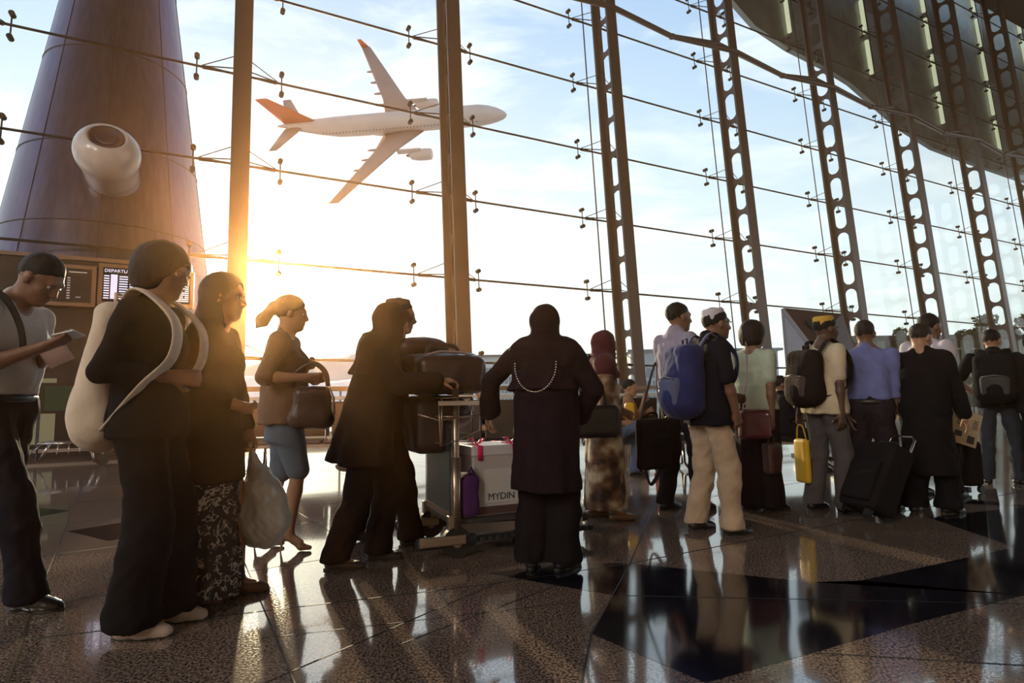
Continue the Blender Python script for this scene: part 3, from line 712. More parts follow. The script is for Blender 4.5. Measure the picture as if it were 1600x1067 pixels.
# ---------------------------------------------------------------- the glazed facade
STEEL = mat('brown_grey_painted_steel', (.06, .037, .035), .42, spec=.5, var=.12, vscale=3)
STEELD = mat('dark_steel', (.03, .022, .022), .4, spec=.5)
CABLE = mat('cable_steel', (.02, .016, .016), .6, spec=.25)
def glassmat(name='clear_glass', tint=(.93, .97, .96), refl=.4):
    m = bpy.data.materials.new(name); m.use_nodes = True; nt = m.node_tree; nt.nodes.clear(); N = nt.nodes; L = nt.links
    o = N.new('ShaderNodeOutputMaterial'); mx = N.new('ShaderNodeMixShader'); t = N.new('ShaderNodeBsdfTransparent'); g = N.new('ShaderNodeBsdfGlossy'); fr = N.new('ShaderNodeFresnel')
    ge = N.new('ShaderNodeNewGeometry'); mi_ = N.new('ShaderNodeMix'); mi_.inputs[2].default_value = 1.45; mi_.inputs[3].default_value = 1/1.45; L.new(ge.outputs['Backfacing'], mi_.inputs[0]); L.new(mi_.outputs[0], fr.inputs[0])
    t.inputs[0].default_value = (*tint, 1); g.inputs[0].default_value = (refl, refl, refl, 1); g.inputs['Roughness'].default_value = .02
    L.new(fr.outputs[0], mx.inputs[0]); L.new(t.outputs[0], mx.inputs[1]); L.new(g.outputs[0], mx.inputs[2]); L.new(mx.outputs[0], o.inputs[0]); return m
GLASS = glassmat()
TR = [-10.3, -4.75, .62, 5.90, 11.50, 17.15, 22.88, 28.56, 34.37, 40.08, 45.8, 51.5]
ROWZ = [4.28+2.335*i for i in range(-2, 9)]
OUT0, OUT1 = -.22, -1.0      # outer and inner flange offsets
def truss(u, label):
    r = empty('steel_truss_column', FP(u, 0, -.55), 0, label, 'column', 'perforated steel columns of the glass wall')
    def Q(du, z, off): return FP(u+du, z, off)-FP(u, 0, -.55)
    zt = CZ-.05
    for nm, off, w in (('outer_flange', OUT0, .34), ('inner_flange', OUT1, .39)):
        B = MB(); v = []
        for z in (0.0, zt):
            for du, do in ((-w/2, -.035), (w/2, -.035), (w/2, .035), (-w/2, .035)): v.append(Q(du, z, off+do))
        B.add(v, [(3,2,1,0), (4,5,6,7), (0,1,5,4), (1,2,6,5), (2,3,7,6), (3,0,4,7)]); B.build(nm, STEEL, r)
    # web with oblong holes
    B = MB(); a0, a1 = OUT1+.035, OUT0-.035; hw = (a1-a0)/2; ac = (a0+a1)/2; pitch = 2.335/2; z0 = .55; k = 0; th = .025
    rr = hw*.66; n = 10
    while z0+pitch < zt:
        zc = z0+pitch/2; hh = pitch/2-.09-rr*.95
        ring = []
        for s_, c0 in ((1, zc+hh), (-1, zc-hh)):
            for q in range(n+1):
                a = math.pi*q/n if s_ > 0 else math.pi+math.pi*q/n
                ring.append((ac+rr*math.cos(a), c0+rr*.95*math.sin(a)))
        m_ = len(ring); outer = []
        for (x, z) in ring:
            dx, dz = x-ac, z-zc; sc_ = min(hw/abs(dx) if abs(dx) > 1e-6 else 9, (pitch/2)/abs(dz) if abs(dz) > 1e-6 else 9); outer.append((ac+dx*sc_, zc+dz*sc_))
        vs = [];
        for t_ in (-th/2, th/2):
            vs += [Q(t_, z, x) for x, z in ring]; vs += [Q(t_, z, x) for x, z in outer]
        fs = []
        for q in range(m_):
            q2 = (q+1) % m_
            fs.append((q, q2, m_+q2, m_+q)); fs.append((2*m_+q, 3*m_+q, 3*m_+q2, 2*m_+q2)); fs.append((q, 2*m_+q, 2*m_+q2, q2))
        B.add(vs, fs)
        # corner fill
        for sx in (-1, 1):
            for sz in (-1, 1):
                cx_, cz_ = ac+sx*hw, zc+sz*pitch/2
                B.box(Q(0, zc+sz*(pitch/2-.03), ac+sx*(hw-.02)), (.025, .04, .06), rz=math.atan2(N2[1], N2[0])-math.pi/2)
        z0 += pitch
    B.build('perforated_web', STEEL, r)
    for z in (0.02,):
        B = MB(); B.box(Q(0, z, -.55), (.6, 1.0, .04), rz=math.atan2(HD[1], HD[0])); B.build('base_plate', STEELD, r)
    return r
places = ['off to the left of the cone-shaped tower', 'behind the cone-shaped tower, left of the lone wide column', 'by the sun glow, just right of the cone-shaped tower', 'with the airliner nose passing behind it', 'first right of the airliner nose', 'above the men in skullcap and lilac shirt', 'above the man in yellow cap', 'right of the angular sign, above the blue-shirted man', 'above the newspaper, third from the right edge', 'second from the right edge, crossing dark canopy', 'rightmost, in the upper right corner', 'beyond the right edge']
for k, u in enumerate(TR[1:-1]): truss(u, 'tall brown steel column of the glass wall, '+places[k+1])
ROD = mat('facade_rod_steel', (.02, .013, .012), .6, spec=.25)
def bay(k, u0, u1):
    w = empty('window_%d' % (k+1), FP(u0, 0, 0), kind='structure'); o0 = FP(u0, 0, 0)
    def Q(u, z, off): return FP(u, z, off)-o0
    zs = [0.25]+[z for z in ROWZ if z < CZ]+[CZ-.1]
    for z0, z1 in zip(zs, zs[1:]):
        if z1-z0 < .3: continue
        B = MB(); g = .012; v = [Q(u, z, o) for o in (.115, .135) for u, z in ((u0+g, z0+g), (u1-g, z0+g), (u1-g, z1-g), (u0+g, z1-g))]
        B.add(v, [(3,2,1,0), (4,5,6,7), (0,1,5,4), (1,2,6,5), (2,3,7,6), (3,0,4,7)]); B.build('glass_pane', GLASS, w)
    for z in ROWZ[1:]:
        B = MB(); B.smooth = True; B.cyl(Q(u0, z, 0), Q(u1, z, 0), .030, n=8); B.build('horizontal_rod', ROD, w)
        for uf, sd in ((u1-.95, 1), (u0+.95, -1)):
            B = MB(); B.smooth = True
            B.cyl(Q(uf, z-.26, .02), Q(uf, z+.26, .02), .016, n=6)
            for dz in (-.27, .27): B.cyl(Q(uf, z+dz, -.04), Q(uf, z+dz, .11), .058, n=10)
            B.cyl(Q(uf+sd*.12, z, 0), Q(uf+sd*.55, z-.0, 0), .050, .03, n=6)
            e = u1 if sd > 0 else u0
            B.cyl(Q(uf+sd*.1, z+.03, 0), Q(e-sd*.13, z+.36, -.2), .012, n=5); B.cyl(Q(uf+sd*.1, z+.02, 0), Q(e-sd*.13, z+.04, -.2), .016, n=5)
            B.build('spider_fitting', ROD, w)
    if u0 > 5:
        B = MB(); B.smooth = True; B.tube([Q(u1-.38, 0.0, .02), Q(u1-.38, CZ-.1, .02)], .022, n=6); B.build('tension_cable', CABLE, w)
    if 5 < u0:
        for (ua, ub) in ((u0, (u0+u1)/2-.2), (u1, (u0+u1)/2-.2)):
            for dz, off in ((.45, OUT0-.1), (-.32, OUT1-.1)):
                B = MB(); B.smooth = True; B.cyl(Q(ua, 13.95+dz, off), Q(ub, 13.40, -1.0), .088, n=8); B.build('brace_pipe', STEEL, w)
        B = MB(); B.smooth = True; B.sph(Q((u0+u1)/2-.2, 13.4, -1.0), (.13, .13, .1)); B.build('brace_node', STEEL, w)
for k in range(len(TR)-1): bay(k, TR[k], TR[k+1])
# low sill and guard rails along the glass
RAIL = mat('rail_bronze', (.22, .13, .09), .35, metal=.3); SILL = mat('pale_sill', (.75, .74, .70), .5)
def along(name, z, off, h, w, m, kind='structure', u0=-12, u1=52, parent=None):
    B = MB(); B.beam(FP(u0, z, off-LEAN*z), FP(u1, z, off-LEAN*z), w, h); o = B.build(name, m, parent)
    if not parent: tag(o, kind=kind)
    return o
along('trim_1', .12, -.02, .25, .22, SILL)
gr = empty('guard_rail', FP(4, 0, -1.5), 0, 'bronze guard rail with thin posts running along the glass wall', 'railing')
def Lg(p): return np.array(p)-FP(4, 0, -1.5)
B = MB(); B.beam(Lg(FP(-.05, 1.22, -1.5-LEAN*1.22)), Lg(FP(30, 1.22, -1.5-LEAN*1.22)), .06, .10); B.build('handrail', RAIL, gr)
B = MB(); B.beam(Lg(FP(-.05, 1.02, -1.5-LEAN)), Lg(FP(30, 1.02, -1.5-LEAN)), .05, .08); B.build('lower_rail', SILL, gr)
for q in range(13):
    B = MB(); B.cyl(Lg(FP(.1+q*2.6, 0.0, -1.5)), Lg(FP(.1+q*2.6, 1.2, -1.5-LEAN*1.2)), .022, n=8); B.build('post', STEELD, gr)
# ---------------------------------------------------------------- the cone-shaped tower with its porthole lamp, boards and clad base
CLAD = mat('brushed_metal_cladding', (.12, .095, .16), .32, metal=.7, var=.18, vscale=1.2, bump=.05, bscale=9, stretch=(8, 8, .6))
SEAM = mat('cladding_seam', (.03, .025, .03), .6)
TOFF = 2.35
tu = -2.15
tw_ = empty('conical_tower', FP(tu, 0, TOFF), 0, 'huge tapering metal-clad tower standing at the glass wall on the left', 'tower')
def tr_(z): return 2.77-.131*z
B = MB(); B.smooth = True; prof = [(tr_(z), z) for z in np.linspace(0, 14.9, 40)]
def leanc(z): return N2*(LEAN*z)
vs = []; n = 72
for r, z in prof: vs += [leanc(z)+np.array([r*math.cos(2*math.pi*i/n), r*math.sin(2*math.pi*i/n), z]) for i in range(n)]
B.add(vs, [(j*n+i, j*n+(i+1)%n, (j+1)*n+(i+1)%n, (j+1)*n+i) for j in range(39) for i in range(n)]+[tuple(39*n+i for i in range(n))])
B.build('cone_shell', CLAD, tw_)
for z in (4.9, 6.85, 9.35, 12.0):
    B = MB(); B.tube([leanc(z)+np.array([(tr_(z)+.002)*math.cos(2*math.pi*i/60), (tr_(z)+.002)*math.sin(2*math.pi*i/60), z]) for i in range(60)], .018, n=4, closed=True); B.build('seam_ring', SEAM, tw_)
for k in range(9):
    a = 2*math.pi*k/9+.35; B = MB(); B.tube([leanc(z)+np.array([(tr_(z)+.002)*math.cos(a), (tr_(z)+.002)*math.sin(a), z]) for z in (0, 4, 8, 12, 14.9)], .012, n=4); B.build('seam_strip', SEAM, tw_)
# porthole lamp
WHT = mat('glossy_white_shell', (.62, .55, .52), .22, var=.04, coat=.3)
gl_c = on_facade(168, 236, -.55); gp = FP(gl_c[0], gl_c[1], -.55)
pl = empty('porthole_lamp', gp, 0, 'round white porthole spotlight pod sticking out of the conical tower', 'lamp')
tw_dir = (CAMP-gp); tw_dir /= np.linalg.norm(tw_dir); ax_ = tw_dir*.80+np.array([0, 0, .62])+np.array([-.06, 0, 0]); ax_ /= np.linalg.norm(ax_)
_, _, t_, x_, y_, _ = frame((0,0,0), ax_); RL = np.stack([x_, y_, t_], 1)
S = Sdf(.03); S.ell((0, 0, 0), (.60, .60, .50), R=RL, k=.05); S.cone((0, 0, -.10), tuple(N2*1.6-np.array([0,0,.3])), .54, .5, k=.15)
S.cut_ell(tuple(ax_*.47), (.34, .34, .24), R=RL, k=.07); S.mesh('pod_shell', WHT, pl)
B = MB(); B.smooth = True; B.lathe([(.0, .31), (.31, .31), (.31, .405), (.285, .42), (.275, .375), (.0, .375)], n=36, R=RL); B.build('lens_bezel', mat('lens_dark', (.01, .01, .035), .4, spec=.2), pl)
B = MB(); B.smooth = True; B.lathe([(.18, .378), (.20, .388), (.18, .393)], n=36, R=RL); B.build('lens_ring', mat('lens_ring', (.12, .10, .22), .2, metal=.5), pl)
# clad base
BASE = mat('dark_polished_cladding', (.035, .022, .022), .16, spec=.7, var=.2, vscale=2)
def fbox(name, u0, u1, z0, z1, o0, o1, m, parent=None, lean=False):
    B = MB(); v = []
    for z in (z0, z1):
        for u, o in ((u0, o0), (u1, o0), (u1, o1), (u0, o1)): v.append(FP(u, z, o-(0 if lean else LEAN*z)))
    if parent is not None: v = [to_parent(p, parent) for p in v]
    B.add(v, [(3,2,1,0), (4,5,6,7), (0,1,5,4), (1,2,6,5), (2,3,7,6), (3,0,4,7)]); return B.build(name, m, parent)
BO = -1.15
def on_vert(px, py, off):
    r = ray(px, py); t = (FD+off-N2@CAMP)/(N2@r); p = CAMP+t*r; return float(p@HD), float(p[2])
bu0 = on_vert(-40, 560, BO)[0]; bu1 = on_vert(292, 560, BO)[0]; bz1 = on_vert(240, 416, BO)[1]
print('base', bu0, bu1, bz1)
cb = empty('service_core', FP((bu0+bu1)/2, 0, BO), 0, 'dark polished service core at the foot of the conical tower', 'kiosk')
fbox('cladding', bu0, bu1, 0, bz1, BO, -.80, BASE, cb)
fbox('kick_strip', bu0, bu1, .10, .16, BO-.03, BO, mat('kick_steel', (.5, .42, .40), .3, metal=.8), cb)
fbox('top_trim', bu0-.03, bu1+.03, bz1, bz1+.07, BO-.05, -.78, mat('brown_trim', (.24, .13, .08), .4), cb)
fbox('green_reflection', on_vert(70, 620, BO)[0], on_vert(115, 620, BO)[0], .85, 1.30, BO-.012, BO, mat('green_reflection', (.02, .06, .03), .3), cb)  # green patch painted on as a reflection in the polished cladding
for x0, x1 in ((40, 57), (62, 86)): fbox('cream_reflection', on_vert(x0, 660, BO)[0], on_vert(x1, 660, BO)[0], .25, .80, BO-.014, BO, mat('cream_reflection_paint', (.42, .42, .26), .5), cb)  # cream patches imitating reflections in the dark cladding
fbox('cream_strip', on_vert(28, 610, BO)[0], on_vert(88, 610, BO)[0], 1.36, 1.44, BO-.012, BO, mat('strip_light', (.4, .4, .25), .4), cb)  # plain cream bar on the cladding, without emission
fbox('pale_end_panel', on_vert(250, 520, BO)[0], on_vert(290, 520, BO)[0], 1.55, 2.62, BO-.014, BO, mat('pale_end_panel', (.55, .42, .38), .4), cb)
# departure boards
FRM = mat('board_frame', (.26, .13, .07), .4); SCR = mat('board_screen_dark', (.015, .010, .012), .25, spec=.6)
TXT = mat('board_text', (.1, .1, .1), .5, emit=(.86, .80, 1.0), estr=.95); TXD = mat('board_text_dim', (.1, .1, .1), .5, emit=(.55, .42, .45), estr=.55)
def board(name_label, x0, x1, y0, y1, lit):
    ua, ub = on_vert(x0, (y0+y1)/2, BO-.2)[0], on_vert(x1, (y0+y1)/2, BO-.2)[0]; xm = (x0+x1)/2
    z1, z0 = on_vert(xm, y0, BO-.2)[1], on_vert(xm, y1, BO-.2)[1]
    r = empty('departure_board', FP((ua+ub)/2, z0, BO-.2-LEAN*z0), 0, name_label, 'display', 'flight boards on the service core')
    fbox('housing', ua, ub, z0, z1, BO-.2, BO-.001, FRM, r); m_ = .07
    sc_ = fbox('screen', ua+m_, ub-m_, z0+m_, z1-m_, BO-.212, BO-.2, SCR, r)
    W, H_ = ub-ua-2*m_, z1-z0-2*m_
    def bar(u, z, w, h, m): return fbox('text_rows', ua+m_+u*W, ua+m_+(u+w)*W, z0+m_+z*H_, z0+m_+(z+h)*H_, BO-.216, BO-.212, m, r)
    B = MB(); rr_ = random.Random(int(x0))
    def add(u, z, w, h):
        v = []
        for zz in (z, z+h):
            for uu, o in ((u, -.218), (u+w, -.218), (u+w, -.2125), (u, -.2125)):
                Z = z0+m_+zz*H_; v.append(to_parent(FP(ua+m_+uu*W, Z, BO+o-LEAN*Z), r))
        B.add(v, [(3,2,1,0), (4,5,6,7), (0,1,5,4), (1,2,6,5), (2,3,7,6), (3,0,4,7)])
    if lit:
        for k in range(10):
            z = .08+k*.072
            add(.03, z, .11, .034); add(.17+.0, z-.002, .14, .070) if lit == 1 else None
            add(.35, z, .18, .034); add(.57, z, .16+.15*rr_.random(), .034)
            add(.84, z, .12, .034)
    else:
        for k in range(9): add(.60, .10+k*.075, .05, .03); add(.06, .10+k*.075, .10+.25*rr_.random(), .03) if k < 7 else None
        add(.62, .88, .3, .025); add(.75, .14, .08, .025)
    tx = B.build('text_rows', TXT if lit else TXD, r); tx['kind'] = 'stuff'
    if lit == 1:
        cu = bpy.data.curves.new('heading', 'FONT'); cu.body = 'DEPARTURE'; cu.size = H_*.13; cu.extrude = .002
        o = bpy.data.objects.new('heading', cu); COL.objects.link(o)
        me = bpy.data.meshes.new_from_object(o.evaluated_get(bpy.context.evaluated_depsgraph_get())) if False else None
        bpy.context.view_layer.update(); dg = bpy.context.evaluated_depsgraph_get(); me = bpy.data.meshes.new_from_object(o.evaluated_get(dg)); bpy.data.objects.remove(o)
        h = link_mesh('heading', me, TXT, r); Z = z0+m_+.86*H_
        p = to_parent(FP(ua+m_+.03*W, Z, BO-.216-LEAN*Z), r); h.location = tuple(p); h.rotation_euler = (math.pi/2, 0, math.atan2(HD[1], HD[0]))
    return r
board('dark brown flight board with few dim rows, left of the lit board', 38, 150, 412, 477, 0)
board('lit purple flight board headed DEPARTURE, in the middle', 153, 240, 414, 478, 1)
board('lit flight board at the right end, behind the bob-haired person', 241, 303, 424, 480, 2)
# ---------------------------------------------------------------- beyond the glass
CAN = mat('dark_translucent_canopy', (.28, .29, .27), .35, metal=.3, var=.55, vscale=.5)
TUBE = mat('canopy_strip_light', (.5, .5, .4), .5, emit=(1.0, .95, .62), estr=.75)
bl = [(19.6, 19.6), (20.63,18.63),(21.93,17.76),(24.11,17.25),(26.79,16.98),(28.73,16.62),(30.7,15.85),(32.78,15.04),(35.68,14.44),(39.74,14.3),(45.97,14.2),(62,14.2)]
cn = empty('canopy_screen', FP(35, 14.2, 1.5), 0, 'dark hanging canopy screen outside the glass, upper right', 'canopy')
top = [(u, 30.0) for u, z in bl]
for (u0, z0), (u1, z1) in zip(bl, bl[1:]):
    pass
B = MB(); v = []
for off in (1.5, 1.75):
    for u, z in bl: v.append(to_parent(FP(u, z, off), cn))
    for u, z in bl: v.append(to_parent(FP(u, 30.0, off), cn))
n = len(bl); fs = []
for i in range(n-1):
    fs += [(i, i+1, n+i+1, n+i), (2*n+i, 3*n+i, 3*n+i+1, 2*n+i+1), (i, 2*n+i, 2*n+i+1, i+1)]
fs += [(0, n, 3*n, 2*n), (n-1, 2*n-1, 4*n-1, 3*n-1)]
B.add(v, fs); B.build('screen_skin', CAN, cn)
for u, za in ((24.2, 17.9), (30.5, 17.4), (36.85, 16.0), (43.13, 15.6), (49.2, 16)):
    za += .15; z = za
    k = 0
    while z < 26:
        B = MB(); B.smooth = True; B.cyl(to_parent(FP(u, z, 1.40), cn), to_parent(FP(u, z+1.9, 1.40), cn), .10, n=8); B.build('strip_light', TUBE, cn); z += 2.335; k += 1
    B = MB(); B.box(to_parent(FP(u+.75, (za+27)/2, 1.46), cn), (.9, .05, 27-za-.8), rz=math.atan2(HD[1], HD[0])); B.build('lit_bay_panel', mat('canopy_bay', (.16, .13, .11), .5, var=.4, vscale=2), cn)
# apron and landscape
B = MB(); B.box((200, 1010, -8.5), (6000, 1960, 1)); ap = B.build('trim_2', mat('pale_apron', (.62, .62, .58), .8, var=.1, vscale=.02)); tag(ap, kind='structure')
pv = []
B = MB(); B.beam(FP(-60, -.45, 4.0), FP(110, -.45, 4.0), 7.3, .5); tag(B.build('trim_3', mat('pale_pavement', (.70, .69, .64), .7, var=.08, vscale=.6)), kind='structure')
def hills(label, y, pts, depth, m):
    """a ridge: pts are (pixel x, pixel y) of its crest"""
    B = MB(); B.smooth = True; base = -8.0; r_ = random.Random(len(label))
    xs = []; 
    for (xa, ya), (xb, yb) in zip(pts, pts[1:]):
        for k in range(8): t = k/8; xs.append((xa+(xb-xa)*t, ya+(yb-ya)*(t*t*(3-2*t))+r_.uniform(-1, 1)*.5))
    rows = []
    for t, hh in ((0, 0), (.25, .5), (.45, .85), (.6, 1), (.8, .7), (1, 0)):
        rows.append([(at_y(px, py, y)[0], y+depth*t, base+(at_y(px, py, y)[2]-base)*hh) for px, py in xs])
    c = np.array([rows[0][len(xs)//2][0], y, base]); n = len(xs)
    B.add([np.array(p)-c for rw in rows for p in rw], [(j*n+i, j*n+i+1, (j+1)*n+i+1, (j+1)*n+i) for j in range(len(rows)-1) for i in range(n-1)])
    o = B.build('hill_ridge', m); o.location = tuple(c); return tag(o, label, 'hills')
HL = mat('hazy_hill', (.42, .44, .42), .9, var=.1, vscale=.01); HL2 = mat('hazy_hill_pale', (.62, .66, .66), .9, var=.06, vscale=.01)  # aerial haze and glare are put into these pale hill colours
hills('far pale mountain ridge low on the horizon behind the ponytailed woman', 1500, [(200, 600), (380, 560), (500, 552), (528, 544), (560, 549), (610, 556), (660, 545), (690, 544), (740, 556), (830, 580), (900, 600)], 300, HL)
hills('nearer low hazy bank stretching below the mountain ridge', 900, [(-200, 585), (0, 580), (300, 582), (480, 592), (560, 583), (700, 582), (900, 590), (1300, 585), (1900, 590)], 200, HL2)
# terminal pier across the apron
def pier(label, x0, x1, y, pytop, m, wins):
    a = at_y(x0, pytop, y); b = at_y(x1, pytop, y); base = -8.0; c = np.array([(a[0]+b[0])/2, y, base]); r = empty('pier_building', c, 0, label, 'building'); h = (a[2]+b[2])/2-base; W = b[0]-a[0]
    B = MB(); B.box((0, 10, h/2), (W, 20, h)); B.build('wall', m, r)
    B = MB(); B.box((0, 9.6, h+.25), (W+1.5, 21, .5)); B.build('roof', mat('pier_roof', (.10, .10, .11), .6), r)
    nx, rows = wins
    for q in range(rows):
        z = h-4.2-q*2.6
        B = MB(); B.box((0, -.06, z), (W-2, .1, 2.0)); f = B.build('window_band', mat('pier_glass', (.16, .19, .22), .12, spec=.7), r)
        B = MB()
        for i in range(nx): B.box((-W/2+1+(W-2)*(i+.5)/nx, -.14, z), (.12, .06, 2.0))
        B.build('mullions', mat('pier_mullion', (.5, .5, .5), .5), f)
    return r
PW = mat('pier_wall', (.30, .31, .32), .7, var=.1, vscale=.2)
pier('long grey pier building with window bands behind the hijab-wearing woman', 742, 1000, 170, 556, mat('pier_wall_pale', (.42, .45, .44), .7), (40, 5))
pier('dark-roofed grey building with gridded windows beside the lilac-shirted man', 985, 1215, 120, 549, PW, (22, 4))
# leafy trees
LEAF = mat('leaf_green', (.035, .06, .025), .6, var=.35, vscale=.6); BARK = mat('tree_bark', (.06, .045, .035), .9)
def tree(label, px, y, pytop, wid, seed, dens=2400):
    p = at_y(px, pytop, y); base = -8.0; r_ = random.Random(seed); r = empty('leafy_tree', (p[0], y, base), 0, label, 'tree', 'trees beyond the glass'); H_ = p[2]-base
    B = MB(); B.smooth = True; B.tube([(0,0,0), (.1,0,H_*.3), (-.1,.1,H_*.6), (0,0,H_*.85)], [.35,.28,.2,.08], n=8)
    cl = []
    for k in range(14):
        a = r_.uniform(0, 6.28); q = wid*r_.uniform(.15, 1)**.7; z = H_*r_.uniform(.5, .93)*(1-.12*q/wid); cl.append((q*math.cos(a), q*math.sin(a)*.8, z, wid*r_.uniform(.22, .42)))
        B.tube([(0, 0, H_*.4), (cl[-1][0]*.5, cl[-1][1]*.5, (H_*.4+z)/2+.3), cl[-1][:3]], [.1, .07, .03], n=5)
    cl.append((0, 0, H_-wid*.3, wid*.3)); B.build('trunk', BARK, r)
    B = MB()
    for k in range(dens):
        c = r_.choice(cl); d = np.array([r_.gauss(0, 1) for _ in range(3)]); d *= c[3]*r_.uniform(.5, 1.05)/np.linalg.norm(d); q = np.array(c[:3])+d*np.array([1, 1, .75])
        a = np.array([r_.gauss(0, 1) for _ in range(3)]); a /= np.linalg.norm(a); b = np.cross(a, [.3, .5, .8]); b /= np.linalg.norm(b); s_ = wid*.10*r_.uniform(.6, 1.2)
        B.add([q-a*s_, q-b*s_*.5, q+a*s_, q+b*s_*.5], [(0, 1, 2, 3)])
    o = B.build('foliage', LEAF, r); o['kind'] = 'stuff'; return r
for a in (('sparse treetop poking up right of the blue-shirted man', 1406, 62, 509, 2.2, 1), ('dark tree behind the canopy left of the black-backpack man', 1505, 84, 512, 3.6, 2), ('tall tree between the two rightmost columns, centre one', 1540, 52, 487, 3.0, 3),
          ('leafy tree at the right edge, tallest one there', 1606, 66, 484, 4.2, 4), ('low bushy tree behind the black-coated person', 1450, 98, 520, 4.6, 5)): tree(*a)
# glazed walkway outside
def walkway():
    a = at_y(1310, 525, 34); b = at_y(1700, 531, 34); base = -8.0
    r = empty('glazed_walkway', ((a[0]+b[0])/2, 34, base), 0, 'green-tinted glazed walkway with pale columns outside on the right', 'walkway'); W = b[0]-a[0]; h = (a[2]+b[2])/2-base
    B = MB(); B.box((0, 3, h), (W, 7, .3)); B.build('roof', mat('walkway_roof', (.035, .045, .035), .4), r)
    B = MB(); B.box((0, 6, h-4.5), (W, .2, 8.6)); B.build('rear_wall', mat('walkway_wall', (.05, .075, .045), .4, var=.6, vscale=.6), r)
    B = MB(); B.box((0, 3, h-5.2), (W, 7, .3)); B.build('deck', mat('walkway_deck', (.25, .24, .22), .7), r)
    for k in range(9):
        B = MB(); B.box((-W/2+(k+.4)*W/9, -.3, h/2), (.28, .28, h)); B.build('column', mat('walkway_column', (.33, .36, .27), .5), r)
    for k in range(4):
        B = MB(); B.box((-W/2+1.5+k*W/4, 5.8, h-1.1-.2*k), (1.2, .08, .18)); B.build('ceiling_light', mat('walkway_light', (.6, .7, .45), .5, emit=(.8, 1, .6), estr=.8), r)
    for i, (x0, x1, y0, y1) in enumerate(((1325, 1380, 540, 572), (1488, 1516, 572, 600), (1330, 1400, 575, 600))):
        p0 = at_y(x0, y0, 33); p1 = at_y(x1, y1, 33); c = (p0+p1)/2-np.array(r.location[:]); B = MB(); B.box((c[0], c[1]+1, c[2]), (abs(p1[0]-p0[0]), 1.0, abs(p1[2]-p0[2])), bev=.12); B.build('white_panel', mat('walkway_panel', (.72, .74, .55), .5), r)
walkway()
